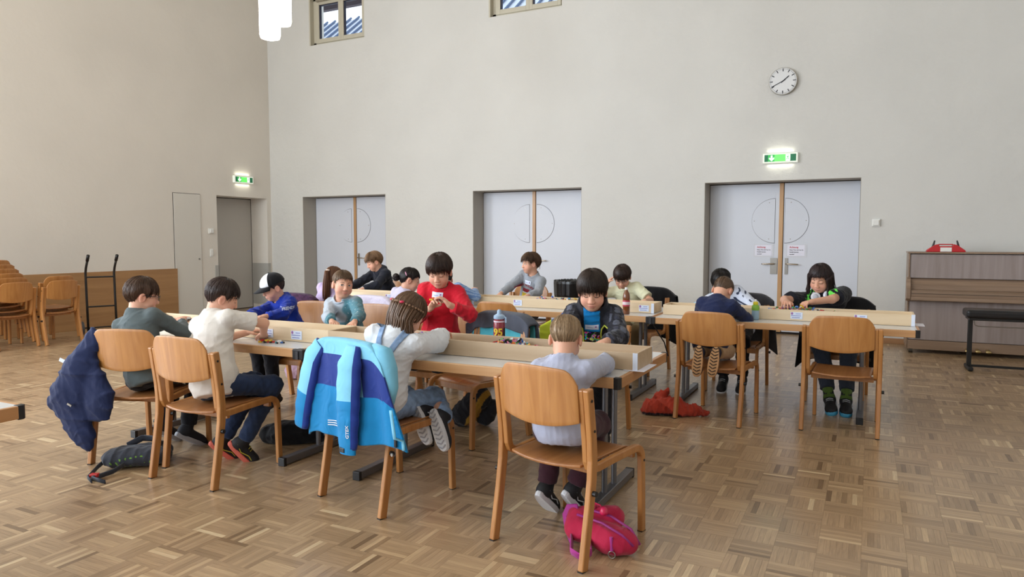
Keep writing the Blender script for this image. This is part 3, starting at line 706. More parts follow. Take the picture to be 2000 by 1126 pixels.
part(pn, 'keybed', M_pl, ((-PW + 0.03, -0.14, 0.67), (PW - 0.03, 0.03, 0.715)), bevel=0.005)
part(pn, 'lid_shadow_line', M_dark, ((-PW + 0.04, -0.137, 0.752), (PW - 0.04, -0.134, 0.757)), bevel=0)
for s in (-1, 1):
    q = MB(); x = s * (PW - 0.005); q.prism([(0.01, 0.655), (-0.09, 0.66), (-0.15, 0.69), (-0.15, 0.82), (-0.10, 0.93), (0.01, 0.955)], x - 0.026, x + 0.026, 'x'); q.obj('cheek_block', M_pl, pn, bevel=0.008)
    for yy in (0.02, 0.5):
        q = MB(); q.cyl((s * (PW - 0.06) - 0.022, yy, 0.03), (s * (PW - 0.06) + 0.022, yy, 0.03), 0.03, n=16); w_ = q.obj('caster', mat('caster_brass', S(70, 66, 60), rough=0.4, metal=0.6), pn, auto=40)
for k in range(3):
    q = MB(); x = -0.105 + k * 0.105; q.tube([(x, 0.02, 0.09), (x, -0.06, 0.085), (x, -0.13, 0.075)], [0.008, 0.012, 0.016], 8, flat=2.0); q.obj('pedal', mat('pedal_brass', S(200, 180, 130), rough=0.3, metal=1.0), pn, smooth=True)
# red caddy on the piano
M_redp = mat('caddy_red', S(190, 32, 40), rough=0.4)
rc = thing('red_caddy', 'red plastic caddy with two black uprights on top of the piano', 'caddy', (0.83, 10.30, 1.265))
q = MB(); q.prism([(-0.21, 0), (0.21, 0), (0.205, 0.02), (0.12, 0.085), (0.075, 0.095), (0.07, 0.07), (-0.07, 0.07), (-0.075, 0.095), (-0.12, 0.085), (-0.205, 0.02)], -0.07, 0.07, 'y'); q.obj('body', M_redp, rc, bevel=0.006)
q = MB(); q.b2((-0.075, -0.03, 0.085), (0.075, 0.03, 0.098)); q.obj('handle_bar', M_redp, rc, bevel=0.004)
for s in (-1, 1):
    q = MB(); q.tube([(s * 0.14, 0.0, 0.05), (s * 0.128, 0, 0.10), (s * 0.118, 0, 0.14)], [0.014, 0.011, 0.008], 8); q.obj('upright', M_black, rc)
q = MB(); q.b2((-0.06, -0.075, 0.004), (0.06, -0.069, 0.055)); q.obj('label_plate', M_white, rc)
# bench
bn = thing('piano_bench', 'black piano bench with padded seat and metal legs', 'bench', (1.40, 9.17, 0), 0.03)
q = MB(); q.b2((-0.46, -0.17, 0.575), (0.46, 0.17, 0.665)); q.obj('cushion', mat('bench_leather', S(24, 24, 28), rough=0.35), bn, bevel=0.03, seg=4)
q = MB(); q.b2((-0.43, -0.14, 0.55), (0.43, 0.14, 0.58)); q.obj('seat_frame', M_black, bn, bevel=0.004)
for s in (-1, 1):
    q = MB(); q.b2((s * 0.40 - 0.022, -0.022, 0.03), (s * 0.40 + 0.022, 0.022, 0.56)); q.obj('leg', M_black, bn, bevel=0.006)
    q = MB(); q.b2((s * 0.40 - 0.025, -0.16, 0.0), (s * 0.40 + 0.025, 0.16, 0.045)); q.obj('foot', M_black, bn, bevel=0.012)
q = MB(); q.b2((-0.40, -0.012, 0.03), (0.40, 0.012, 0.055)); q.obj('stretcher', M_black, bn)
q = MB(); q.tube([(-0.38, -0.1, 0.55), (-0.37, -0.1, 0.50), (-0.34, -0.1, 0.485), (0.38, -0.1, 0.485)], 0.005, 6); q.obj('adjuster_rod', M_steel, bn)
# hand truck
ht = thing('hand_truck', 'black tubular hand truck leaning by the wainscot', 'hand truck', (-10.25, 6.72, 0), math.radians(70))
hm = mat('truck_black', S(28, 26, 26), rough=0.45)
for s in (-1, 1):
    q = MB(); q.tube([(s * 0.19, 0.0, 0.06), (s * 0.19, 0.03, 0.55), (s * 0.19, 0.04, 0.92), (s * 0.19, 0.0, 1.0), (s * 0.19, -0.14, 1.16)], 0.017, 10); q.obj('upright', hm, ht, smooth=True)
    q = MB(); q.tube([(s * 0.19, -0.09, 1.105), (s * 0.19, -0.16, 1.185)], 0.022, 10); q.obj('grip', M_black, ht, smooth=True)
    q = MB(); q.cyl((s * 0.26 - 0.025, 0.1, 0.1), (s * 0.26 + 0.025, 0.1, 0.1), 0.1, n=22); w_ = q.obj('wheel', mat('wheel_grey', S(70, 72, 78), rough=0.6), ht, auto=40)
for z in (0.42, 0.86):
    q = MB(); q.tube([(-0.19, 0.03, z), (0.19, 0.03, z)], 0.012, 8); q.obj('crossbar', hm, ht)
q = MB(); q.b2((-0.22, -0.26, 0.0), (0.22, 0.0, 0.012)); q.obj('toe_plate', hm, ht)
q = MB(); q.tube([(-0.26, 0.1, 0.1), (0.26, 0.1, 0.1)], 0.01, 8); q.obj('axle', hm, ht)
# bin
bb = thing('waste_bin', 'round black waste bin lined with a black bag', 'bin', (-3.78, 9.4, 0))
q = MB(); q.lathe([(0.17, 0), (0.19, 0.01), (0.245, 0.80), (0.25, 0.81)], n=36); q.obj('bin_body', mat('bin_grey', S(52, 52, 54), rough=0.5), bb, auto=40)
_r = random.Random(5); jj = [0.006 * math.sin(_k * 0.9) * math.sin(_k * 0.37) + _r.uniform(-0.001, 0.001) for _k in range(72)]
q = MB(); prof = [(0.238, 0.60), (0.246, 0.64), (0.250, 0.72), (0.253, 0.80), (0.25, 0.835), (0.235, 0.845), (0.225, 0.80), (0.20, 0.5)]
def bag(u, v):
    k = v * (len(prof) - 1); i = min(int(k), len(prof) - 2); f = k - i; r = prof[i][0] * (1 - f) + prof[i + 1][0] * f; z = prof[i][1] * (1 - f) + prof[i + 1][1] * f
    a = int(u * 71.999) % 72; r += jj[a] * (1 if i < 5 else 0.3) + 0.004; z += jj[(a * 5) % 72] * (1.5 if v < 0.05 or v > 0.5 else 0.3)
    return (r * math.cos(2 * PI * u), r * math.sin(2 * PI * u), z)
q.grid(bag, 73, 15); q.obj('bin_bag', mat('bag_black', S(18, 18, 20), rough=0.25), bb)
# ================================================================== PEOPLE: implicit bodies meshed with surface nets
f32 = np.float32
def axis(lo, hi, fine, hc, hf):
    a = [lo]
    while a[-1] < hi:
        x = a[-1]; h = hf if any(f0 - hc <= x <= f1 for f0, f1 in fine) else hc
        a.append(x + h)
    return np.array(a, f32)
class Field:
    def __init__(s, lo, hi, hc=0.007, hf=0.004, fine=()):
        s.ax = [axis(lo[i], hi[i], [(f[0][i], f[1][i]) for f in fine], hc, hf) for i in range(3)]
        s.d = np.full([len(a) for a in s.ax], 0.05, f32)
    def box(s, lo, hi):
        sl = []
        for i in range(3):
            a, b = np.searchsorted(s.ax[i], lo[i]), np.searchsorted(s.ax[i], hi[i])
            if b <= a: return None, None
            sl.append(slice(a, b))
        x, y, z = (s.ax[i][sl[i]] for i in range(3))
        return tuple(sl), (x[:, None, None], y[None, :, None], z[None, None, :])
    def _comb(s, sl, v, k, op):
        o = s.d[sl]
        if op == 'add':
            if k <= 0: s.d[sl] = np.minimum(o, v)
            else:
                h = np.maximum(k - np.abs(o - v), 0) / k; s.d[sl] = np.minimum(o, v) - h * h * (k * 0.25)
        else:
            v = -v
            if k <= 0: s.d[sl] = np.maximum(o, v)
            else:
                h = np.maximum(k - np.abs(o - v), 0) / k; s.d[sl] = np.maximum(o, v) + h * h * (k * 0.25)
    def cone(s, a, b, ra, rb, k=0.02, op='add', flat=None):
        a = np.array(a, f32); b = np.array(b, f32); m = max(ra, rb) + k + 0.02
        sl, P = s.box(np.minimum(a, b) - m, np.maximum(a, b) + m)
        if sl is None: return s
        ba = b - a; L = max(float(ba @ ba), 1e-9)
        px, py, pz = P[0] - a[0], P[1] - a[1], P[2] - a[2]
        h = np.clip((px * ba[0] + py * ba[1] + pz * ba[2]) / L, 0, 1)
        qx, qy, qz = px - h * ba[0], py - h * ba[1], pz - h * ba[2]
        if flat is not None:                      # flat = (direction, factor): squash across a direction
            n, f = flat; dn = qx * n[0] + qy * n[1] + qz * n[2]; e = (1 / f - 1)
            qx, qy, qz = qx + n[0] * dn * e, qy + n[1] * dn * e, qz + n[2] * dn * e
        s._comb(sl, np.sqrt(qx * qx + qy * qy + qz * qz) - (ra + (rb - ra) * h), k, op); return s
    def ell(s, c, r, R=None, k=0.02, op='add'):
        c = np.array(c, f32); r = np.array(r, f32); m = float(max(r)) + k + 0.02
        if R is None: mm = r + k + 0.02
        else: mm = np.sqrt(((np.array(R) * r) ** 2).sum(1)) + k + 0.02
        sl, P = s.box(c - mm, c + mm)
        if sl is None: return s
        p = [P[i] - c[i] for i in range(3)]
        if R is not None: p = [p[0] * R[0][j] + p[1] * R[1][j] + p[2] * R[2][j] for j in range(3)]
        k0 = np.sqrt(sum((p[i] / r[i]) ** 2 for i in range(3))); k1 = np.sqrt(sum((p[i] / (r[i] * r[i])) ** 2 for i in range(3))) + 1e-6
        s._comb(sl, k0 * (k0 - 1) / k1, k, op); return s
    def plane(s, c, n, lo, hi, k=0.0):
        """cut away everything on the +n side of the plane, inside the box lo..hi"""
        sl, P = s.box(np.array(lo), np.array(hi))
        if sl is None: return s
        v = (P[0] - c[0]) * n[0] + (P[1] - c[1]) * n[1] + (P[2] - c[2]) * n[2]
        s._comb(sl, -v, k, 'sub'); return s
    def sample(s, V):
        ix = [np.clip(np.searchsorted(s.ax[i], V[:, i]), 0, len(s.ax[i]) - 1) for i in range(3)]
        return s.d[ix[0], ix[1], ix[2]]
    def noise(s, amp, w, seed, an=(1, 1, 1)):
        r = np.random.RandomState(seed); x, y, z = s.ax; acc = 0
        X, Y, Z = x[:, None, None], y[None, :, None], z[None, None, :]
        acc = np.zeros(s.d.shape, f32)
        msk = np.abs(s.d) < 0.03
        ii = np.nonzero(msk); px, py, pz = x[ii[0]], y[ii[1]], z[ii[2]]; v = np.zeros(len(px), f32)
        for o in range(4):
            kx, ky, kz = r.normal(size=3) * 2 * PI / w * (1 + 0.45 * o) * np.array(an) * 0.5
            k2 = r.normal(size=3) * 2 * PI / w * 0.45
            sv = np.sin(kx * px + ky * py + kz * pz + r.uniform(0, 6) + 1.6 * np.sin(k2[0] * px + k2[1] * py + k2[2] * pz))
            v += ((1 - np.abs(sv)) ** 2 * -1.9 + 0.55) / (1 + 0.5 * o)          # ridged: narrow raised creases between soft hollows
        s.d[ii] += amp * 0.5 * v; return s
    def nets(s):
        d = s.d; ins = d < 0; nx, ny, nz = d.shape
        cnt = np.zeros((nx - 1, ny - 1, nz - 1), np.int8)
        for i in (0, 1):
            for j in (0, 1):
                for k in (0, 1): cnt += ins[i:nx - 1 + i, j:ny - 1 + j, k:nz - 1 + k]
        act = (cnt > 0) & (cnt < 8); I, J, Kk = np.nonzero(act); n = len(I)
        if n == 0: return np.zeros((0, 3)), np.zeros((0, 4), int)
        idx = np.full(act.shape, -1, np.int32); idx[I, J, Kk] = np.arange(n)
        cor = np.stack([d[I + i, J + j, Kk + k] for i in (0, 1) for j in (0, 1) for k in (0, 1)], 1)
        offs = np.array([(i, j, k) for i in (0, 1) for j in (0, 1) for k in (0, 1)], f32)
        acc = np.zeros((n, 3), f32); c = np.zeros(n, f32)
        for a in range(8):
            for b in range(a + 1, 8):
                if np.abs(offs[a] - offs[b]).sum() != 1: continue
                va, vb = cor[:, a], cor[:, b]; cr = (va < 0) != (vb < 0)
                t = np.where(cr, va / np.where(cr, va - vb, 1), 0)
                acc += np.where(cr[:, None], offs[a] + t[:, None] * (offs[b] - offs[a]), 0); c += cr
        fr = acc / c[:, None]
        V = np.stack([s.ax[i][q] + fr[:, i] * (s.ax[i][q + 1] - s.ax[i][q]) for i, q in enumerate((I, J, Kk))], 1)
        F = []
        for ax_ in range(3):
            sl0 = [slice(None)] * 3; sl1 = [slice(None)] * 3; sl0[ax_] = slice(0, -1); sl1[ax_] = slice(1, None)
            ch = ins[tuple(sl0)] != ins[tuple(sl1)]; g = np.array(np.nonzero(ch))
            o1, o2 = [(1, 2), (2, 0), (0, 1)][ax_]
            ok = (g[o1] > 0) & (g[o2] > 0) & (g[o1] < d.shape[o1] - 1) & (g[o2] < d.shape[o2] - 1); g = g[:, ok]
            def at(a, b):
                q = g.copy(); q[o1] -= a; q[o2] -= b; return idx[q[0], q[1], q[2]]
            quad = np.stack([at(1, 1), at(0, 1), at(0, 0), at(1, 0)], 1)
            flip = ~ins[g[0], g[1], g[2]]; quad[flip] = quad[flip][:, ::-1]; F.append(quad)
        F = np.concatenate(F)
        return V, F
def np_mesh(name, V, F, mats, cols=None, mi=None, smooth_it=1, extra=None, tris=None):
    """quads as arrays -> mesh; a little Laplacian smoothing; optional colour attribute and an extra MB joined in"""
    V = np.array(V, np.float64); n = len(V)
    for _ in range(smooth_it):
        acc = np.zeros_like(V); cn = np.zeros(n)
        for a, b in ((0, 1), (1, 2), (2, 3), (3, 0)):
            for i_, j_ in ((a, b), (b, a)):
                np.add.at(acc, F[:, i_], V[F[:, j_]]); np.add.at(cn, F[:, i_], 1)
        V = V * 0.5 + 0.5 * acc / np.maximum(cn, 1)[:, None]
    vs = V; me = bpy.data.meshes.new(name)
    ev, ef, em, ec = ([], [], [], None) if extra is None else extra
    nv = n + len(ev); me.vertices.add(nv)
    allv = np.concatenate([vs, np.array(ev).reshape(-1, 3)]) if len(ev) else vs
    me.vertices.foreach_set('co', allv.astype(f32).ravel())
    loops = F.ravel().tolist(); tot = [4] * len(F)
    if tris is not None and len(tris): loops += tris.ravel().tolist(); tot += [3] * len(tris)
    for f in ef: loops += [i + n for i in f]; tot.append(len(f))
    me.loops.add(len(loops)); me.loops.foreach_set('vertex_index', loops)
    me.polygons.add(len(tot)); st = np.concatenate([[0], np.cumsum(tot)[:-1]])
    me.polygons.foreach_set('loop_start', st.astype(np.int32)); me.polygons.foreach_set('loop_total', np.array(tot, np.int32))
    me.polygons.foreach_set('use_smooth', [True] * len(tot))
    for m in (mats if isinstance(mats, (list, tuple)) else [mats]): me.materials.append(m)
    if mi is not None: me.polygons.foreach_set('material_index', list(mi) + list(em))
    if cols is not None:
        at = me.color_attributes.new('col', 'FLOAT_COLOR', 'POINT')
        cc = np.ones((nv, 4), f32); cc[:n, :3] = cols
        if len(ev): cc[n:, :3] = ec
        at.data.foreach_set('color', cc.ravel())
    me.update(); me.validate()
    return me
def thin_hidden(V, Q, cols, hidden, cell=0.022):
    """merge the vertices that lie under clothing into a coarse grid; the surface stays connected"""
    V = np.array(V, np.float64); n = len(V); rem = np.arange(n)
    hv = np.nonzero(hidden)[0]
    if len(hv):
        key = np.floor(V[hv] / cell).astype(np.int64); key = (key[:, 0] * 4001 + key[:, 1]) * 4001 + key[:, 2]
        u, inv = np.unique(key, return_inverse=True); rep = np.full(len(u), -1, np.int64); rep[inv[::-1]] = hv[::-1]
        sm = np.zeros((len(u), 3)); ct = np.zeros(len(u)); np.add.at(sm, inv, V[hv]); np.add.at(ct, inv, 1); V[rep] = sm / ct[:, None]; rem[hv] = rep[inv]
    F = rem[Q]; seen = set(); quads, tris = [], []
    ok = (F[:, 0] != F[:, 1]) & (F[:, 1] != F[:, 2]) & (F[:, 2] != F[:, 3]) & (F[:, 3] != F[:, 0]) & (F[:, 0] != F[:, 2]) & (F[:, 1] != F[:, 3])
    G = F[ok]; bad = F[~ok]
    for f in bad.tolist():
        g = []
        for i in f:
            if i not in g: g.append(i)
        if len(g) == 3:
            k = tuple(sorted(g))
            if k not in seen: seen.add(k); tris.append(g)
    used = np.unique(np.concatenate([G.ravel(), np.array(tris, np.int64).ravel()])); mp = np.full(n, -1, np.int64); mp[used] = np.arange(len(used))
    return V[used], mp[G], (mp[np.array(tris, np.int64)] if tris else np.zeros((0, 3), np.int64)), cols[used]
def link(name, me, parent):
    o = bpy.data.objects.new(name, me); COL.objects.link(o); o.parent = parent; return o
def bvh_of(me): return BVHTree.FromPolygons([v.co for v in me.vertices], [tuple(p.vertices) for p in me.polygons])
def nrm(v): v = np.array(v, float); return v / max(np.linalg.norm(v), 1e-9)
def rotm(yaw, pitch, roll=0):
    """columns right, forward, up: yaw about z (deg), pitch > 0 looks down, roll > 0 tilts to the right"""
    return np.array((Euler((0, 0, math.radians(yaw))).to_matrix() @ Euler((math.radians(-pitch), 0, 0)).to_matrix() @ Euler((0, math.radians(roll), 0)).to_matrix()))
def skin_mat(name):
    if name in MATS: return MATS[name]
    m = mat(name, (0.6, 0.4, 0.3), rough=0.52, attr='col', spec=0.35, bump=0.02, bscale=240)
    p = m.node_tree.nodes['Principled BSDF']; p.inputs['Subsurface Weight'].default_value = 0.12; p.inputs['Subsurface Radius'].default_value = (0.010, 0.004, 0.002); p.inputs['Subsurface Scale'].default_value = 0.5
    return m
def hair_mat(name, col):
    if name in MATS: return MATS[name]
    m = mat(name, col, rough=0.42, attr='col', spec=0.4, var=0.22, vscale=1.0, stretch=(160, 160, 22), bump=0.25, bscale=1.0)
    return m
def cloth(name, col, var=0.06, rough=0.9, bump=0.12, bscale=220, vscale=5, attr=None, wr=0.45):
    new = 'cloth_' + name not in MATS
    m = mat('cloth_' + name, col, rough=rough, var=var, vscale=vscale, bump=bump, bscale=bscale, spec=0.15, sheen=0.15, attr=attr)
    if new and wr:                      # soft creases under the weave
        nt = m.node_tree; fine = [n for n in nt.nodes if n.type == 'BUMP'][0]; tc = [n for n in nt.nodes if n.type == 'TEX_COORD'][0]
        no = N(nt, 'ShaderNodeTexNoise', i_Scale=11.0, i_Detail=3.0, i_Distortion=1.4); no.noise_type = 'RIDGED_MULTIFRACTAL'
        nt.links.new(tc.outputs['Object'], no.inputs['Vector'])
        b2 = N(nt, 'ShaderNodeBump', i_Strength=wr); b2.inputs['Distance'].default_value = 0.012
        nt.links.new(no.outputs[0], b2.inputs['Height']); nt.links.new(b2.outputs[0], fine.inputs['Normal'])
    return m
SKIN = S(224, 172, 146)
def head_prims(F, T, sc):
    """child head in local frame (x right, y forward, z up) placed by T(point), rotation R"""
    R, pt = T
    def E(c, r, k=0.012, op='add'): F.ell(pt(c), np.array(r) * sc, R, k * sc, op)
    def Cn(a, b, ra, rb, k=0.01, op='add'): F.cone(pt(a), pt(b), ra * sc, rb * sc, k * sc, op)
    E((0, -0.010, 0.026), (0.0725, 0.089, 0.079), 0.0)
    E((0, 0.020, -0.030), (0.0600, 0.064, 0.074), 0.03)
    E((0, 0.040, -0.082), (0.034, 0.036, 0.026), 0.03)
    for s in (-1, 1):
        E((s * 0.034, 0.045, -0.044), (0.030, 0.032, 0.032), 0.02)
        E((s * 0.030, 0.100, 0.001), (0.017, 0.020, 0.0115), 0.012, 'sub')
        E((s * 0.0305, 0.0655, 0.001), (0.0165, 0.0155, 0.0135), 0.005)
        E((s * 0.012, 0.0905, -0.0365), (0.0075, 0.009, 0.0065), 0.006)
        E((s * 0.0765, -0.010, -0.014), (0.0095, 0.021, 0.031), 0.006)
        E((s * 0.086, -0.003, -0.012), (0.0075, 0.011, 0.019), 0.006, 'sub')
    Cn((0, 0.081, 0.008), (0, 0.0945, -0.031), 0.007, 0.0105, 0.014)
    E((0, 0.0785, -0.0595), (0.0215, 0.0115, 0.0058), 0.006)
    E((0, 0.0770, -0.0690), (0.0180, 0.0115, 0.0065), 0.005)
    E((0, 0.0925, -0.0640), (0.022, 0.006, 0.0013), 0.003, 'sub')
def skin_cols(V, hp, skin):
    """natural colouring: lips, cheeks, ears"""
    c = np.tile(np.array(skin), (len(V), 1)); q = hp(V)
    def blob(ctr, r, col, a):
        w = np.exp(-(((q - np.array(ctr)) / np.array(r)) ** 2).sum(1)) * a; c[:] = c * (1 - w[:, None]) + np.array(col) * w[:, None]
    blob((0, 0.084, -0.0635), (0.020, 0.014, 0.0085), S(186, 104, 98), 0.85)
    for s in (-1, 1):
        blob((s * 0.042, 0.06, -0.040), (0.022, 0.04, 0.022), S(222, 140, 122), 0.5)
        blob((s * 0.08, -0.01, -0.012), (0.014, 0.03, 0.035), S(216, 132, 114), 0.45)
    blob((0, 0.10, -0.032), (0.014, 0.015, 0.012), S(220, 146, 126), 0.4)
    return c
def locks(n, root_fn, flow, r0, seed, seg=7, sides=3, col=None, jit=0.25, flat=0.5):
    """n tapered hair locks; flow(i, t) -> point; returns extra tuple for np_mesh"""
    r = random.Random(seed); q = MB(); cols = []
    for i in range(n):
        P = [flow(i, t / (seg - 1)) for t in range(seg)]
        rad = [r0 * (1 - 0.75 * (t / (seg - 1)) ** 1.5) * (0.6 if t == 0 else 1) for t in range(seg)]
        b = len(q.v); q.tube(P, rad, sides, cap=True, flat=flat)
        cc = np.array(col) * (1 + r.uniform(-jit, jit)); cols += [cc] * (len(q.v) - b)
    return q.v, q.f, [0] * len(q.f), np.clip(np.array(cols).reshape(-1, 3), 0, 1)
def ik(Sh, T, l1, l2, hint):
    Sh, T = np.array(Sh, float), np.array(T, float); v = T - Sh; D = np.linalg.norm(v)
    if D > (l1 + l2) * 0.985: k = D / ((l1 + l2) * 0.985); l1 *= k; l2 *= k
    u = v / D; a = (l1 * l1 - l2 * l2 + D * D) / (2 * D); h = math.sqrt(max(l1 * l1 - a * a, 0))
    hn = np.array(hint, float); hn = hn - u * (hn @ u); hn = nrm(hn)
    return Sh + u * a + hn * h
def kid(label, x, y, rz, head, face, pelvis_z=0.545, pelvis=(0, 0), sc=1.0, hs=1.0, skin=SKIN, hands=None, elbows=None, legs=None,
        top=None, bottom=None, hair=None, shoes=None, eyes='down', extras=(), hc=0.0075, hf=0.0042, neck_back=0.03, handdir=None, curl=40, shw=1.0, feat=True, top_only=False, handfine=True):
    """seated child. x, y, rz: body position and heading in the room; head: world position of head centre; face=(yaw, pitch, roll) in the room, degrees;
    hands: world targets (left, right); legs: list of (knee, ankle, toe direction) in body-local coordinates or None"""
    root = thing('person', label, 'person', (x, y, 0), math.radians(rz))
    Rz = np.array(Euler((0, 0, math.radians(rz))).to_matrix())
    def L(p): return Rz.T @ (np.array(p, float) - np.array((x, y, 0)))
    Hc = L(head); Rh = Rz.T @ rotm(*face)
    Rh3 = Rh
    def pt(c): return Hc + Rh @ (np.array(c, float) * hs)
    def hp(V): return ((V - Hc) @ Rh) / hs
    P = np.array((pelvis[0], pelvis[1], pelvis_z), float)
    # neck base: below and behind the head, between head and pelvis
    skull_base = pt((0, -0.022, -0.075))
    sp = nrm(Hc - P)
    NB = skull_base + nrm(np.array((0, -0.3 if neck_back > 0 else 0, -1.0)) * 0.8 - sp * 0.6) * 0.055 * sc
    up = nrm(NB - P); right = nrm(np.cross(np.array((0, 1.0, 0)) if abs(up[1]) < 0.85 else np.array((0, 0, -1.0)), up))
    fwd = np.cross(up, right); Rt = np.stack([right, fwd, up], 1)
    Lt = np.linalg.norm(NB - P)
    sh = []
    for s in (-1, 1): sh.append(NB - up * 0.035 * sc + right * s * 0.114 * sc * shw)
    l1, l2 = 0.215 * sc, 0.185 * sc
    if hands is None: hands = [None, None]
    W_, E_, D_ = [], [], []
    for i, s in enumerate((-1, 1)):
        if hands[i] is None: T = sh[i] + np.array((s * 0.03, 0.16, -0.30))
        else: T = L(hands[i])
        hint = (s * 0.9, -0.25, -0.7) if elbows is None or elbows[i] is None else tuple(Rz.T @ np.array(elbows[i], float))
        E = ik(sh[i], T, l1, l2, hint); W_.append(T); E_.append(E)
        D_.append(nrm(T - E) if handdir is None or handdir[i] is None else nrm(Rz.T @ np.array(handdir[i], float)))
    hipw = 0.072 * sc; hips = [P + right * s * hipw - np.array((0, 0, 0.02)) for s in (-1, 1)]
    LG = []
    for i, s in enumerate((-1, 1)):
        lg = None if legs is None else legs[i]
        if lg is None: lg = ((s * 0.085, 0.33, 0.475), (s * 0.085, 0.30, 0.13), (0, 1, -0.35))
        else: lg = [L(lg[0]), L(lg[1]), Rz.T @ np.array(lg[2], float)] + ([Rz.T @ np.array(lg[3], float)] if len(lg) > 3 else [])
        LG.append([np.array(q, float) for q in lg])
    # ---------------- extents
    pts = [Hc, P, NB] + W_ + E_ + [q for l in LG for q in l[:2]]
    lo = np.min(pts, 0) - 0.17; hi = np.max(pts, 0) + 0.17; lo[2] = max(lo[2], 0.0)
    headbox = (Hc - 0.125 * hs, Hc + 0.125 * hs)
    fine = [headbox] + ([(w - 0.1, w + 0.1) for w, h_ in zip(W_, hands) if h_ is not None] if handfine else [])
    # ---------------- body (skin): one continuous surface
    F = Field(lo if bottom and not bottom.get('bare') else lo, hi, hc, hf, fine)
    head_prims(F, (Rh, pt), hs)
    F.cone(pt((0, -0.022, -0.045)), NB, 0.046 * hs, 0.050 * sc, 0.03)
    F.ell(P + up * 0.02, np.array((0.10, 0.075, 0.09)) * sc, Rt, 0.03); F.ell(P + up * Lt * 0.4, np.array((0.092, 0.07, Lt * 0.35)) * (sc, sc, 1), Rt, 0.03)
    F.ell(P + up * Lt * 0.72, np.array((0.10 * sc, 0.072 * sc, Lt * 0.26)), Rt, 0.03)
    F.cone(sh[0], sh[1], 0.036 * sc, 0.036 * sc, 0.03)
    slv = (top or {}).get('sleeve', 0.92)
    for i, s in enumerate((-1, 1)):
        F.cone(sh[i], E_[i], 0.034 * sc, 0.0285 * sc, 0.02); F.cone(E_[i], W_[i], 0.0285 * sc, 0.0205 * sc, 0.02)
        d = D_[i]
        if hands[i] is not None:
            nn = np.array((0, 0, -1.0)) - d * (-d[2]); nn = nrm(nn) if np.linalg.norm(nn) > 0.2 else nrm(np.array((0, 1.0, 0)) - d * d[1])
            side = np.cross(d, nn) * -1; side = nrm(side); w = W_[i]
            R_ = np.stack([side, d, nn], 1); z_ = sc
            F.ell(w + d * 0.030 * z_, np.array((0.029, 0.040, 0.0145)) * z_, R_, 0.012)
            for kf, (o, ln, fan) in enumerate(((-0.023, 0.88, -0.16), (-0.008, 1.02, -0.05), (0.008, 0.98, 0.05), (0.022, 0.80, 0.16))):
                a = w + (d * 0.058 + side * o) * z_; an = 0.0
                for sgl, (lf, ra, rb) in enumerate(((0.025, 0.0078, 0.0072), (0.020, 0.0072, 0.0066), (0.016, 0.0066, 0.0058))):
                    an += math.radians(curl) * (0.55, 0.9, 0.6)[sgl]
                    b = a + ((d * math.cos(an) + nn * math.sin(an)) + side * fan) * lf * ln * z_; F.cone(a, b, ra * z_, rb * z_, 0.003); a = b
            ts = -1 if i == 1 else 1     # thumb towards the body's mid line
            ts = ts if (side @ right) > 0 else -ts
            a = w + (d * 0.012 + side * ts * 0.022) * z_
            b = a + (d * 0.6 + side * ts * 0.6 + nn * 0.35) * 0.032 * z_; c = b + (d * 0.9 + side * ts * 0.1 + nn * 0.45) * 0.026 * z_
            F.cone(a, b, 0.0105 * z_, 0.0088 * z_, 0.008); F.cone(b, c, 0.0086 * z_, 0.0068 * z_, 0.003)
    bare = bottom and bottom.get('bare')
    for i in (0, 1):
        kn, an = LG[i][0], LG[i][1]
        F.cone(hips[i], kn, 0.058 * sc, 0.044 * sc, 0.02); F.cone(kn, an, 0.042 * sc, 0.028 * sc, 0.02)
    V, Q = F.nets()
    bV, bQ, bC = V, Q, skin_cols(V, hp, skin); hid = np.zeros(len(V), bool)
    bm_ = np_mesh('body', V, Q, skin_mat('skin'), cols=bC, smooth_it=1)
    body = link('body', bm_, root)
    out = dict(root=root, body=body, pt=pt, hp=hp, Rh=Rh, L=L, P=P, NB=NB, up=up, right=right, fwd=fwd, sh=sh, W=W_, E=E_, hs=hs, Hc=Hc, sc=sc, Rz=Rz, LG=LG, D=D_, Lt=Lt)
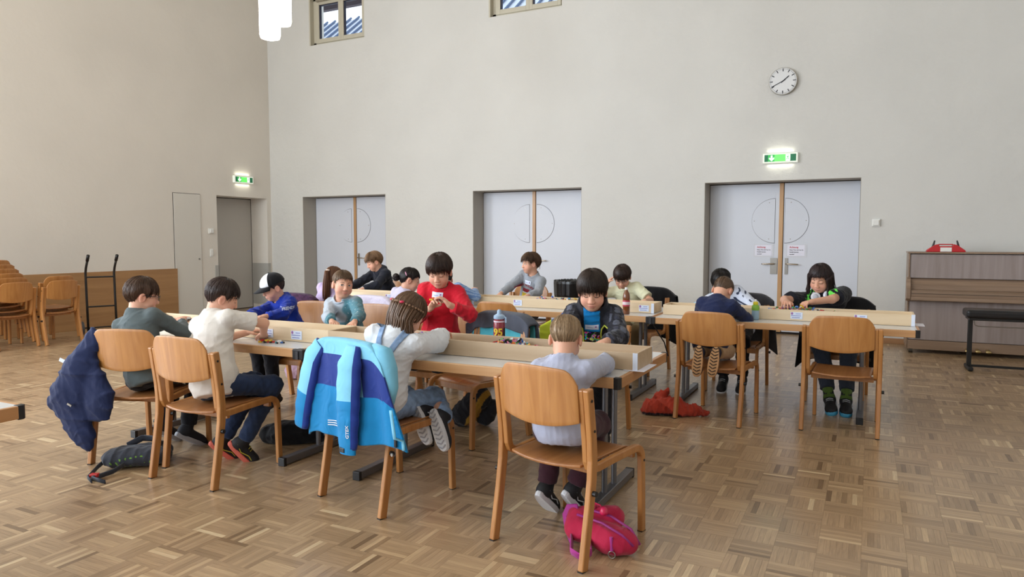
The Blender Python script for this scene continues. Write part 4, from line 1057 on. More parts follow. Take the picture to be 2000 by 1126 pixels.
    # ---------------- face features
    if feat:
        bv = bvh_of(bm_); fd = Rh[:, 1]
        def fp(xx, zz, off=0.001):
            o_ = pt((xx, 0.16, zz)); h = bv.ray_cast(Vector(o_), Vector(-fd), 0.3)
            return (np.array(h[0]) + fd * off) if h[0] is not None else pt((xx, 0.09, zz))
        bc = np.array(hair['col']) * 0.8 if hair else np.array(S(60, 40, 28))
        brow = mat('brow_%d_%d_%d' % tuple(int(255 * c) for c in bc), tuple(bc), rough=0.7)
        for s in (-1, 1):
            q = MB(); q.tube([fp(s * 0.013, 0.0175), fp(s * 0.024, 0.0215), fp(s * 0.036, 0.0215), fp(s * 0.046, 0.0165)], [0.0022 * hs, 0.003 * hs, 0.0027 * hs, 0.0012 * hs], 6, flat=0.5, side=fd); q.obj('eyebrow', brow, root, smooth=True)
            ec = 0.0305 * s
            if eyes == 'down':
                q = MB(); q.tube([fp(ec - 0.0145, -0.0035, 0.0006), fp(ec - 0.007, -0.0075, 0.0008), fp(ec + 0.002, -0.0085, 0.001), fp(ec + 0.009, -0.007, 0.0008), fp(ec + 0.0145, -0.003, 0.0006)], np.array([0.0009, 0.0016, 0.0019, 0.0016, 0.0009]) * hs, 6, flat=0.8); q.obj('eyelash', mat('lash', S(48, 34, 28), rough=0.6), root, smooth=True)
            else:
                gx = eyes if isinstance(eyes, (int, float)) else 0.0
                q = MB(); nu, nv = 15, 9
                def em(u, v):
                    a = 2 * u - 1; xx = a * 0.0135; hh = 0.0062 * (1 - a * a) ** 0.7; zz = -0.0005 + hh * ((1 - v) * -0.85 + v)
                    return fp(ec + xx, zz, 0.0008)
                def mm(u, v):
                    xx = (2 * u - 1) * 0.0135 - gx; hh = 0.0062 * (1 - (2 * u - 1) ** 2) ** 0.7; zz = hh * ((1 - v) * -0.85 + v) - 0.0008
                    r_ = math.hypot(xx, zz); return 2 if r_ < 0.0026 else (1 if r_ < 0.0056 else 0)
                q.grid(em, nu, nv, mfn=mm); q.obj('eye', [mat('eye_white', S(226, 220, 214), rough=0.25), mat('iris', S(84, 92, 96), rough=0.2), mat('pupil', S(14, 12, 12), rough=0.15)], root, smooth=True)
                q = MB(); q.tube([fp(ec - 0.0150, -0.001, 0.001), fp(ec - 0.008, 0.0045, 0.0016), fp(ec, 0.0064, 0.002), fp(ec + 0.008, 0.0045, 0.0016), fp(ec + 0.0150, -0.001, 0.001)], np.array([0.0008, 0.0014, 0.0016, 0.0014, 0.0008]) * hs, 6); q.obj('eyelash', mat('lash', S(48, 34, 28), rough=0.6), root, smooth=True)
    # ---------------- hair
    if hair: make_hair(out, hair)
    # ---------------- top garment
    if top:
        inf = top.get('loose', 0.014); hem = top.get('hem', 0.07)
        F = Field(lo, hi, hc, hc * 0.72, [(np.minimum(sh[0], sh[1]) - 0.05, np.maximum(sh[0], sh[1]) + 0.05)])
        F.ell(P + up * 0.02, np.array((0.118, 0.098, 0.13)) * sc + inf + 0.008, Rt, 0.03)
        F.ell(P + up * Lt * 0.42 + fwd * 0.004, np.array((0.098 * sc + inf, 0.082 * sc + inf, Lt * 0.36)), Rt, 0.04)
        F.ell(P + up * Lt * 0.72, np.array((0.104 * sc * shw + inf, 0.076 * sc + inf, Lt * 0.27)), Rt, 0.04)
        F.cone(sh[0], sh[1], 0.036 * sc + inf * 0.7, 0.036 * sc + inf * 0.7, 0.05)
        F.cone(NB - up * 0.03, NB + up * 0.012, 0.062 * sc + inf * 0.4, 0.054 * sc + inf * 0.3, 0.05)
        if top.get('hood'):
            hb = NB - fwd * 0.05 + up * 0.005
            F.ell(hb, np.array((0.088, 0.045, 0.05)) * sc, Rt, 0.03); F.cone(NB + right * 0.075 - up * 0.005, NB - right * 0.075 - up * 0.005, 0.035, 0.035, 0.03)
        if top.get('collar_up'):
            F.cone(NB - up * 0.01, NB + up * 0.045 - fwd * 0.01, 0.082 * sc, 0.088 * sc, 0.03)
        # hem and neckline
        F.plane(P - up * hem, -up, lo, hi, 0.01)
        F.cone(NB - up * 0.02 + fwd * 0.012, NB + up * 0.10 + fwd * 0.01, 0.047 * sc, 0.062 * sc * (1.25 if top.get('collar_up') else 1), 0.006, 'sub')
        F.noise(top.get('fold', 0.006) * 0.75, 0.20, crc32(label.encode()) % 1000, (0.8, 0.8, 1.5))
        A = Field(lo, hi, hc, hc * 0.72, [(np.minimum(sh[0], sh[1]) - 0.05, np.maximum(sh[0], sh[1]) + 0.05)])
        for i, s in enumerate((-1, 1)):
            big = top.get('puff', 0.0)
            if slv < 0.5:      # short sleeve: ends on the upper arm
                e2 = sh[i] + (E_[i] - sh[i]) * (slv * 2)
                A.cone(sh[i], e2 + (E_[i] - sh[i]) * 0.2, 0.037 * sc + inf * 0.8, 0.042 * sc + inf * 0.9, 0.02)
                n_ = nrm(E_[i] - sh[i]); m_ = 0.11; A.plane(e2, n_, np.minimum(e2, E_[i]) - m_, np.maximum(e2, E_[i]) + m_)
            else:
                A.cone(sh[i], E_[i], 0.037 * sc + inf * 0.85, 0.031 * sc + inf * 0.8 + big, 0.03)
                t = (slv - 0.5) * 2; e2 = E_[i] + (W_[i] - E_[i]) * t
                fold = 0.012 * 0
                B = e2 + nrm(W_[i] - E_[i]) * 0.03
                A.cone(E_[i], B, 0.031 * sc + inf * 0.8 + big, 0.024 * sc + inf * 0.6 + big * 0.6, 0.025)
        if slv >= 0.5:
            A.noise(top.get('fold', 0.006) * 0.9, 0.13, crc32(label.encode()) % 997 + 5)
            for i in (0, 1):
                t = (slv - 0.5) * 2; e2 = E_[i] + (W_[i] - E_[i]) * t; n_ = nrm(W_[i] - E_[i]); m_ = 0.055
                A.plane(e2, n_, np.minimum(e2, W_[i]) - m_, np.maximum(e2, W_[i]) + m_)
        else: A.noise(top.get('fold', 0.006) * 0.7, 0.13, crc32(label.encode()) % 997 + 5)
        k = 0.022; o_, v = F.d, A.d; h = np.maximum(k - np.abs(o_ - v), 0) / k; F.d = np.minimum(o_, v) - h * h * k * 0.25
        hid |= F.sample(bV) < -0.006
        V, Q = F.nets(); cols = top['cols'](V, out) if 'cols' in top else None
        me = np_mesh(top['name'], V, Q, top['mat'], cols=cols, smooth_it=1)
        g = link(top['name'], me, root); out['top'] = g; out['tbvh'] = bvh_of(me)
        if top.get('collar'):
            q = MB(); cN = NB + fwd * 0.016 - up * 0.004; n = 26; P_ = []
            tb = out['tbvh']
            for j in range(n + 1):
                a = 2 * PI * j / n; P_.append(cN + right * math.cos(a) * 0.060 * sc + fwd * math.sin(a) * 0.056 * sc + up * (0.010 - 0.014 * math.sin(a)))
            q.tube(P_, 0.0075 * sc, 7, cap=False); q.obj('collar', top['collar'], g, smooth=True)
    # ---------------- trousers
    if bottom:
        inf = bottom.get('loose', 0.013); F = Field(lo, hi, hc * 1.1, hc * 1.1)
        F.ell(P - np.array((0, 0, 0.005)), np.array((0.108, 0.086, 0.080)) * sc + inf * 0.2, Rt, 0.03)
        for i in (0, 1):
            kn, an = LG[i][0], LG[i][1]
            F.cone(hips[i], kn, 0.060 * sc + inf * 0.8, 0.047 * sc + inf * 0.9, 0.03)
            t = bottom.get('len', 0.95); e2 = kn + (an - kn) * t
            F.cone(kn, an, 0.048 * sc + inf, 0.036 * sc + inf + bottom.get('flare', 0), 0.03)
        F.noise(bottom.get('fold', 0.007) * 0.8, 0.14, crc32(label.encode()) % 991 + 9)
        for i in (0, 1):
            kn, an = LG[i][0], LG[i][1]; t = bottom.get('len', 0.95); e2 = kn + (an - kn) * t; m_ = 0.075
            F.plane(e2, nrm(an - kn), np.minimum(e2, an) - m_, np.maximum(e2, an) + m_)
        hid |= F.sample(bV) < -0.006
        V, Q = F.nets()
        me = np_mesh(bottom['name'], V, Q, bottom['mat'], cols=bottom['cols'](V, out) if 'cols' in bottom else None); out['bottom'] = link(bottom['name'], me, root)
    # the skin under the clothes needs no detail
    sm_ = np.array([v.co for v in bm_.vertices]); tv, tq, tt, tc_ = thin_hidden(sm_, bQ, bC, hid)
    body.data = np_mesh('body', tv, tq, skin_mat('skin'), cols=tc_, smooth_it=0, tris=tt); bpy.data.meshes.remove(bm_)
    # ---------------- shoes
    if shoes:
        for i in (0, 1):
            an, td = LG[i][1], nrm(LG[i][2])
            if bottom and bottom.get('sock') is not None:
                kn = LG[i][0]; q = MB(); dd = nrm(an - kn); q.tube([an - dd * 0.10, an - dd * 0.03, an + dd * 0.02], [0.036 * sc, 0.035 * sc, 0.038 * sc], 12); q.obj('sock', bottom['sock'], root, smooth=True)
            shoe(root, an, td, sc * shoes.get('size', 1.0), shoes, nrm(LG[i][0] - an) if len(LG[i]) < 4 else nrm(LG[i][3]))
    return out
# ---------------- shoes: upper and sole shared between all pairs
_SH = {}
def shoe_meshes():
    if _SH: return _SH
    F = Field(np.array((-0.06, -0.10, -0.01)), np.array((0.06, 0.17, 0.12)), 0.006, 0.006)
    F.cone((0, -0.035, 0.045), (0, 0.09, 0.035), 0.034, 0.034, 0.02); F.ell((0, 0.105, 0.03), (0.038, 0.05, 0.027), None, 0.02)
    F.ell((0, -0.045, 0.045), (0.031, 0.035, 0.05), None, 0.02); F.cone((0, -0.03, 0.05), (0, -0.032, 0.10), 0.036, 0.034, 0.02)
    F.cone((0, -0.03, 0.09), (0, -0.032, 0.13), 0.027, 0.029, 0.004, 'sub'); F.plane((0, 0, 0.016), (0, 0, -1), (-1, -1, -1), (1, 1, 1))
    V, Q = F.nets(); _SH['upper'] = (V, Q)
    q = MB(); n = 28; prof = []
    for j in range(n):
        a = 2 * PI * j / n; c_, s_ = math.cos(a), math.sin(a)
        yy = 0.035 + 0.122 * s_; wd = 0.040 + 0.007 * math.sin((yy + 0.02) * 16); wd = 0.034 + 0.010 * max(0, min(1, (yy + 0.05) / 0.16))
        prof.append((wd * (abs(c_) ** 0.7) * (1 if c_ > 0 else -1), yy))
    rings = [(0.97, -0.004), (1.0, 0.004), (1.0, 0.016), (0.97, 0.022)]
    vs = [(x * k, 0.035 + (y - 0.035) * k, z + max(0, (y - 0.09)) * 0.10 + max(0, -0.05 - y) * 0.1) for k, z in rings for x, y in prof]
    fs = [(i * n + j, i * n + (j + 1) % n, (i + 1) * n + (j + 1) % n, (i + 1) * n + j) for i in range(3) for j in range(n)] + [tuple(range(n - 1, -1, -1)), tuple(3 * n + j for j in range(n))]
    _SH['sole'] = (vs, fs)
    return _SH
def shoe(root, ankle, toe, sc, spec, upv):
    sm = shoe_meshes(); up_ = nrm(upv - toe * (upv @ toe)); rt_ = np.cross(toe, up_)
    M = Matrix(((rt_[0], toe[0], up_[0], 0), (rt_[1], toe[1], up_[1], 0), (rt_[2], toe[2], up_[2], 0), (0, 0, 0, 1)))
    key = 'u' + spec['upper'].name
    if key not in _SH: V, Q = sm['upper']; _SH[key] = np_mesh('shoe', V, Q, spec['upper'])
    o = link('shoe', _SH[key], root); loc = np.array(ankle) + toe * 0.03 - up_ * 0.075 * sc + toe * 0.0
    o.matrix_local = Matrix.Translation(loc) @ M @ Matrix.Scale(sc, 4)
    key = 's' + spec['sole'].name
    if key not in _SH: q = MB(); q.add(*sm['sole']); _SH[key] = q.mesh('sole', spec['sole'], False)
    s_ = link('sole', _SH[key], o)
    if spec.get('tread'):
        if 't' + spec['tread'].name not in _SH:
            q = MB()
            for k in range(9):
                yy = -0.07 + k * 0.025; w = 0.028
                q.box((-w / 2, yy, -0.005), (w * 1.05, 0.006, 0.004), rot=(0, 0, 0.5)); q.box((w / 2, yy, -0.005), (w * 1.05, 0.006, 0.004), rot=(0, 0, -0.5))
            _SH['t' + spec['tread'].name] = q.mesh('tread', spec['tread'])
        link('tread', _SH['t' + spec['tread'].name], o)
    if spec.get('lace'):
        if 'l' + spec['lace'].name not in _SH:
            q = MB()
            for k in range(4):
                yy = 0.02 + k * 0.018; z = 0.079 - k * 0.0055; q.tube([(-0.022, yy, z - 0.008), (0, yy + 0.004, z), (0.022, yy, z - 0.008)], 0.0026, 5)
            q.tube([(0.036, -0.05, 0.05), (0.039, 0.0, 0.03), (0.040, 0.05, 0.045), (0.034, 0.1, 0.03)], 0.003, 5); q.tube([(-0.036, -0.05, 0.05), (-0.039, 0.0, 0.03), (-0.040, 0.05, 0.045), (-0.034, 0.1, 0.03)], 0.003, 5)
            _SH['l' + spec['lace'].name] = q.mesh('laces', spec['lace'])
        link('laces', _SH['l' + spec['lace'].name], o)
# ---------------- hair
def make_hair(o, h):
    hs, pt, Rh, Hc = o['hs'], o['pt'], o['Rh'], o['Hc']; st = h['style']; col = np.array(h['col']); th = h.get('th', 0.012); seed = h.get('seed', 1)
    r = random.Random(seed)
    zf, zs_, zb = h.get('front', 0.055), h.get('side', 0.0), h.get('back', -0.055)
    # hairline height as a function of azimuth (0 = front, pi = back)
    def zline(az):
        a = np.abs(az); fr = np.array([0, 0.55, 0.85, 1.15, 1.45, 1.75, 2.2, PI]); 
        zz = np.array([zf, zf - 0.002, (zf + zs_) / 2 + 0.004, zs_ + h.get('burn', -0.012), zs_ + 0.012, zs_ + 0.014 , (zs_ + zb) / 2 - 0.01, zb])
        return np.interp(a, fr, zz)
    fall = h.get('fall', {'short': 0.16, 'crop': 0.10, 'bowl': 0.30, 'long': 0.45, 'messy': 0.16, 'tied': 0.18}.get(st, 0.2))
    tap = h.get('taper', {'short': 0.065, 'crop': 0.07, 'bowl': 0.02, 'long': 0.005, 'messy': 0.06, 'tied': 0.04}.get(st, 0.05))
    BR = np.array((0.0735, 0.090, 0.080)); TH = np.array((1.0, 0.95, 1.1))
    def th_at(az_, z_):                      # hair gets thinner towards the hairline (not at the fringe)
        k = np.clip((z_ - zline(az_)) / tap, 0, 1); k = np.where(np.abs(az_) < 0.9, np.maximum(k, 0.65), k)
        return th * (0.22 + 0.78 * k * k * (3 - 2 * k)) + 0.001
    F = Field(Hc - 0.14 * hs, Hc + 0.14 * hs, 0.0048, 0.0048)
    X, Y, Z = np.meshgrid(*F.ax, indexing='ij'); q = o['hp'](np.stack([X.ravel(), Y.ravel(), Z.ravel()], 1))
    p = q - np.array((0, -0.010, 0.026)); az = np.arctan2(p[:, 0], p[:, 1])
    rad = BR + th_at(az, q[:, 2])[:, None] * TH
    low = np.where(p[:, 2] < 0, 1.0, 0.0); pz = p[:, 2] * (1 - fall * low)          # sides fall straighter below the widest point
    k0 = np.sqrt((p[:, 0] / rad[:, 0]) ** 2 + (p[:, 1] / rad[:, 1]) ** 2 + (pz / rad[:, 2]) ** 2); k1 = np.sqrt((p[:, 0] / rad[:, 0] ** 2) ** 2 + (p[:, 1] / rad[:, 1] ** 2) ** 2 + (pz / rad[:, 2] ** 2) ** 2) + 1e-6
    d = k0 * (k0 - 1) / k1
    cut = (zline(az) + 0.003 * np.sin(az * 23 + seed) - q[:, 2]) * 0.8
    d = np.maximum(d, cut)
    d += 0.0014 * np.sin(az * 38 + 3 * np.sin(q[:, 2] * 60) + seed)
    F.d = (d * hs).reshape(F.d.shape).astype(f32)
    V, Q = F.nets()
    
    n = int(h.get('n', 170) * 2.4); data = []
    for i in range(n):
        a = r.uniform(-PI, PI) if r.random() > h.get('fringe', 0.25) else r.uniform(-0.8, 0.8)
        data.append((a, r.uniform(0.75, 1.06), r.uniform(0.9, 1.06), r.uniform(-0.12, 0.12), r.uniform(0.0, 0.25), r.random()))
    sweep = h.get('sweep', 0.0); mess = h.get('mess', 0.0)
    def flow(i, t):
        a, ln, rf, tw, t0, rn = data[i]
        tt = t0 + (1 - t0) * t; az_ = a + tw * tt + sweep * tt * math.exp(-(a / 1.0) ** 2)
        zl = float(zline(az_)) - 0.008; zl = max(zl - (0.012 if abs(a) < 1.0 else 0.004) * rn, -0.09)
        # walk from the crown down to the hairline along the shell
        dirv = np.array((math.sin(az_), math.cos(az_), 0)); zc = 0.026; st_ = 1 / (1 - fall)
        ph_end = math.asin(max(-1, min(1, (zl - zc) / (BR[2] * (1.0 if zl > zc else st_)))))
        ph0 = 1.45; ph = ph0 + (ph_end - ph0) * tt * ln
        te = float(th_at(np.array([az_]), np.array([zc + math.sin(ph) * BR[2] * (1.0 if ph > 0 else st_)]))[0])
        rd = BR + te * TH
        off = 1.0 + 0.006 + (rf - 1) * 0.3 + mess * rn * (0.25 + tt) * 0.30
        v = np.array((dirv[0] * rd[0] * math.cos(ph), dirv[1] * rd[1] * math.cos(ph), math.sin(ph) * rd[2] * (1.0 if ph > 0 else st_))) * off
        return pt(v + np.array((0, -0.010, 0.026)))
    ev = locks(n, None, flow, h.get('w', 0.0062) * 0.52 * hs, seed, col=col, jit=0.22)
    MEX = [list(ev[0]), list(ev[1]), list(ev[2]), ev[3]]
    if 'more' in h:
        for L_ in h['more'](o, r):
            b = len(MEX[0]); MEX[0] += list(L_[0]); MEX[1] += [tuple(i + b for i in f) for f in L_[1]]; MEX[2] += list(L_[2]); MEX[3] = np.concatenate([MEX[3], L_[3]])
    # keep the shell's normals outward; colours vary from lock to lock
    cols = np.tile(col * 0.9, (len(V), 1))
    me = np_mesh('hair', V, Q, hair_mat(h.get('mat', 'hair'), tuple(col)), cols=cols, smooth_it=1, extra=MEX)
    o['hair'] = link('hair', me, o['root'])
# ---------------- decals laid on garments
def decal(bvh, parent, name, mats, c, dirv, w, h, upv=(0, 0, 1), nu=7, nv=5, off=0.0025, roll=0.0, mfn=None, shape=None):
    """thin printed patch or sticker draped on a surface: grid cast along dirv onto bvh"""
    dv = nrm(dirv); u = nrm(np.cross(dv, np.array(upv, float))); v = np.cross(u, dv)
    if roll: ca, sa = math.cos(roll), math.sin(roll); u, v = u * ca + v * sa, v * ca - u * sa
    def fn(a, b):
        p = np.array(c) + u * (a - 0.5) * w + v * (b - 0.5) * h
        hit = bvh.ray_cast(Vector(p - dv * 0.25), Vector(dv), 0.6)
        return (np.array(hit[0]) - dv * off) if hit[0] is not None else p
    q = MB(); q.grid(fn, nu, nv, mfn=mfn)
    return q.obj(name, mats, parent, smooth=True)
def decal_text(bvh, parent, name, m, txt, size, c, dirv, upv=(0, 0, 1), roll=0.0, bold=0.0, off=0.003, arcr=0.0):
    vs, fs = text_mesh(txt, size, bold); dv = nrm(dirv); u = nrm(np.cross(dv, np.array(upv, float))); v = np.cross(u, dv)
    if roll: ca, sa = math.cos(roll), math.sin(roll); u, v = u * ca + v * sa, v * ca - u * sa
    out = []
    for w in vs:
        x_, y_ = w.x, w.y
        if arcr: an = x_ / arcr; x_, y_ = (arcr + y_) * math.sin(an), (arcr + y_) * math.cos(an) - arcr
        p = np.array(c) + u * x_ + v * y_
        hit = bvh.ray_cast(Vector(p - dv * 0.25), Vector(dv), 0.6)
        out.append((np.array(hit[0]) - dv * off) if hit[0] is not None else p)
    q = MB(); q.add(out, fs); return q.obj(name, m, parent)
def sticker(o, xx, fz, wd=0.075, hh=0.042, roll=0.0):
    """white name sticker on the chest at body-right offset xx and at the fraction fz of the spine"""
    g = o['top']; c = o['P'] + o['up'] * o['Lt'] * fz + o['right'] * xx; dv = -o['fwd']
    s = decal(o['tbvh'], g, 'name_sticker', M_tape, c, dv, wd, hh, o['up'], 7, 5, 0.004, roll)
    decal(o['tbvh'], s, 'print', M_lblue, c + o['right'] * 0.012 - o['up'] * 0.002, dv, wd * 0.45, hh * 0.10, o['up'], 4, 2, 0.0055, roll)
    decal(o['tbvh'], s, 'logo', M_logo, c - o['right'] * wd * 0.30 + o['up'] * hh * 0.12, dv, wd * 0.14, hh * 0.28, o['up'], 3, 3, 0.0055, roll)
# ================================================================== THE CHILDREN
BRN, DBR, BLK, BLD, LBR = S(74, 52, 38), S(52, 38, 32), S(26, 22, 22), S(178, 146, 108), S(112, 82, 56)
SH_BLACK = dict(upper=mat('shoe_black', S(26, 26, 30), rough=0.7), sole=mat('sole_black', S(36, 36, 38), rough=0.7))
SH_ORANGE = dict(upper=mat('shoe_black', S(26, 26, 30), rough=0.7), sole=mat('sole_coral', S(222, 110, 92), rough=0.7), lace=mat('lace_yellow', S(196, 178, 60), rough=0.7))
SH_SLIP = dict(upper=mat('slipper_navy', S(34, 36, 44), rough=0.85), sole=mat('sole_grey', S(176, 180, 188), rough=0.7))
SH_GIRL = dict(upper=mat('shoe_dark_navy', S(30, 32, 40), rough=0.7), sole=mat('sole_white', S(222, 224, 230), rough=0.7), tread=mat('tread_grey', S(170, 172, 182), rough=0.8), size=0.95)
SH_TAN = dict(upper=mat('shoe_navy', S(36, 38, 58), rough=0.8), sole=mat('sole_tan', S(206, 158, 112), rough=0.8), tread=mat('tread_black', S(30, 26, 24), rough=0.8))
SH_BLUE = dict(upper=mat('shoe_black', S(26, 26, 30), rough=0.7), sole=mat('sole_blue', S(70, 160, 200), rough=0.6), lace=mat('lace_white', S(200, 205, 210), rough=0.7))
SH_WHITE = dict(upper=mat('shoe_black', S(26, 26, 30), rough=0.7), sole=mat('sole_white', S(222, 224, 230), rough=0.7), lace=mat('lace_white', S(200, 205, 210), rough=0.7))
P_BLACK = dict(name='trousers', mat=cloth('black', S(26, 26, 32)))
def lerpc(a, b, w): return np.array(a) * (1 - w[:, None]) + np.array(b) * w[:, None]
def step(x, e, s): return 1 / (1 + np.exp(-np.clip((x - e) / s, -30, 30)))
def body_uv(V, o):
    q = V - o['P']; return q @ o['right'], q @ o['fwd'], q @ o['up']

# 1 child with glasses
k1 = kid('child with glasses and brown hair in a dark grey green sweater', -4.16, 3.02, 20, (-4.285, 3.09, 1.05), (-28, 12, 0), sc=1.06, hs=1.02, pelvis_z=0.55,
    hands=[(-4.36, 3.40, 0.85), (-4.27, 3.37, 0.85)], top=dict(name='sweater', mat=cloth('greygreen', S(92, 102, 104)), collar=cloth('royal', S(40, 62, 160))),
    legs=[((-4.32, 3.34, 0.50), (-4.33, 3.26, 0.15), (-0.1, 0.8, -0.5)), ((-4.12, 3.36, 0.50), (-4.13, 3.28, 0.14), (0.1, 0.8, -0.5))],
    bottom=P_BLACK, hair=dict(style='short', col=BRN, th=0.017, front=0.036, side=-0.002, back=-0.062, seed=3, n=190, fringe=0.35, mat='hair'), shoes=SH_SLIP)
def glasses(o, m):
    pt, hs = o['pt'], o['hs']; q = MB()
    for s in (-1, 1):
        n = 18; q.tube([pt((s * 0.032 + 0.021 * math.cos(2 * PI * i / n), 0.098 + 0.0 - 0.006 * abs(math.cos(2 * PI * i / n)), -0.001 + 0.0165 * math.sin(2 * PI * i / n))) for i in range(n + 1)], 0.0019 * hs, 6, cap=False)
        q.tube([pt((s * 0.053, 0.092, 0.004)), pt((s * 0.072, 0.06, 0.006)), pt((s * 0.081, 0.0, 0.004)), pt((s * 0.080, -0.02, -0.006))], 0.0019 * hs, 6)
    q.tube([pt((-0.011, 0.098, 0.002)), pt((0, 0.103, 0.005)), pt((0.011, 0.098, 0.002))], 0.0019 * hs, 6)
    q.obj('glasses', m, o['root'], smooth=True)
glasses(k1, mat('glasses_dark', S(30, 28, 30), rough=0.3))
# 2 child in off-white T-shirt
JEANS = dict(name='jeans', mat=cloth('denim_dark', S(44, 58, 88), var=0.15, vscale=14), loose=0.011)
k2 = kid('child in an off-white T-shirt and dark jeans leaning on the table', -3.53, 3.00, 5, (-3.61, 3.15, 1.06), (-32, 22, 4), sc=1.06, hs=1.0, pelvis_z=0.55,
    hands=[(-3.70, 3.42, 0.80), (-3.55, 3.42, 0.80)], elbows=[None, (1, 0.25, 0.25)],
    top=dict(name='t_shirt', mat=cloth('offwhite', S(226, 220, 212), var=0.03), sleeve=0.36, loose=0.02, hem=0.085, collar=cloth('offwhite', S(226, 220, 212), var=0.03)),
    legs=[((-3.55, 3.33, 0.50), (-3.70, 3.21, 0.13), (0.35, 0.6, -0.6)), ((-3.36, 3.30, 0.50), (-3.545, 3.23, 0.13), (0.35, 0.5, -0.7))], bottom=JEANS,
    hair=dict(style='short', col=S(60, 46, 42), th=0.014, front=0.045, side=0.002, back=-0.055, seed=5, n=190, mess=0.1), shoes=SH_ORANGE)
# 3 child in the cap
k3 = kid('child in a black and white cap and royal blue hooded sweatshirt', -4.45, 4.66, 172, (-4.55, 4.50, 1.01), (156, 20, 0), hs=0.98, sc=1.0,
    hands=[(-4.34, 4.19, 0.80), (-4.50, 4.17, 0.81)], top=dict(name='hooded_sweatshirt', mat=cloth('royalblue', S(24, 50, 150)), hood=True, loose=0.022, fold=0.009), bottom=P_BLACK,
    hair=dict(style='short', col=DBR, th=0.010, front=0.06, side=0.0, back=-0.05, seed=8, n=90), shoes=SH_BLACK)
def cap(o):
    pt, hs, Rh = o['pt'], o['hs'], o['Rh']; root = o['root']; mw, mb = cloth('cap_white', S(232, 234, 240), var=0.02), cloth('cap_black', S(24, 24, 28))
    def dome(u, v):
        a = -PI + 2 * PI * u; ph = v * PI / 2; r = (0.089, 0.107, 0.094)
        return pt((r[0] * math.sin(a) * math.cos(ph), -0.010 + r[1] * math.cos(a) * math.cos(ph), 0.033 + r[2] * math.sin(ph)))
    q = MB(); q.grid(dome, 49, 14, mfn=lambda u, v: 0 if abs(-PI + 2 * PI * u) < 0.98 else 1); c = q.obj('cap', [mw, mb], root, smooth=True, solid=0.003, offset=1)
    def brim(u, v):
        a = (-1 + 2 * u) * 1.12; l = v * 0.075 * math.cos(a * 1.1)
        return pt(((0.090 + l * 0.35) * math.sin(a), -0.010 + (0.108 + 0) * math.cos(a) + l, 0.036 - 0.030 * math.sin(abs(a)) ** 2 * 0.6 * v - 0.022 * v))
    q = MB(); q.grid(brim, 21, 8); q.obj('brim', mb, c, smooth=True, solid=0.004)
    q = MB(); q.lathe([(0.006, 0), (0.005, 0.005), (0.001, 0.007)], n=10); b = q.obj('button', mb, c); b.matrix_local = Matrix.Translation(pt((0, -0.010, 0.129))) 
cap(k3)
# 4 child looking at the camera
TEAL, GRY = S(84, 132, 146), S(176, 186, 198)
def dino(V, o):
    x_, y_, z_ = body_uv(V, o); e = o['E']
    w = step(-x_ - 0.02 + 0.10 * (z_ - 0.2) + 0.012 * np.sin(z_ * 60) , 0.035, 0.004) * step(0.47 - z_, 0.05, 0.004) 
    w = np.maximum(w, step(-x_, 0.0, 0.004) * step(0.10 - z_, 0.0, 0.004) * 0)
    band = step(x_ + 0.10, 0.0, 0.003) * step(0.03 - x_, 0, 0.003) * step(z_, 0.215 , 0.003) * step(0.245 - z_, 0, 0.003) * step(y_, 0.02, 0.005)
    c = lerpc(GRY, TEAL, np.maximum(w, band))
    sp = (np.sin(x_ * 190) * np.sin(z_ * 170 + x_ * 60) > 0.95) & (w > 0.5); c[sp] = S(200, 214, 220)
    return c
k4 = kid('child in a pale grey sweatshirt with a teal side, looking up from the table', -3.80, 4.64, 188, (-3.79, 4.50, 1.06), (-122, 4, -6), hs=1.0,
    hands=[(-3.42, 4.18, 0.80), (-3.60, 4.15, 0.80)], top=dict(name='sweatshirt', mat=cloth('dino', GRY, attr='col', var=0.04), cols=dino, collar=cloth('grey_rib', S(160, 172, 186)), loose=0.02), bottom=P_BLACK,
    hair=dict(style='crop', col=S(112, 88, 66), th=0.007, front=0.052, side=0.008, back=-0.05, seed=11, n=120, w=0.005), eyes=0.003, hf=0.0032, shoes=SH_BLACK)
sticker(k4, 0.015, 0.80, 0.085, 0.040, 0.1)
# 5 girl in overalls
def girl_more(o, r):
    pt, hs = o['pt'], o['hs']; out = []; dn = np.array((0, 0, -1.0)); col = np.array(S(104, 78, 58))
    D = [(r.choice((-1, 1)) * r.uniform(1.5, PI), r.uniform(0.12, 0.20), r.uniform(-0.03, 0.03), r.uniform(0.96, 1.09), r.uniform(-1, 1)) for _ in range(300)]
    def fl(i, t):
        a, ln, sw, rf, w = D[i]; z0 = 0.02
        b = pt((0.094 * math.sin(a) * rf, -0.010 + 0.108 * math.cos(a) * rf, z0)); e = pt((0.088 * math.sin(a) * rf, -0.015 + 0.09 * math.cos(a) * rf, -0.05))
        if t < 0.35: return b + (e - b) * t / 0.35
        k = (t - 0.35) / 0.65; return e + dn * ln * k + np.array((sw * k + 0.006 * w * math.sin(k * 5), sw * 0.6 * k, 0)) + (o['Rh'][:, 0] * 0.0)
    out.append(locks(300, None, fl, 0.0048 * hs, 21, seg=9, col=col, jit=0.35)); return out
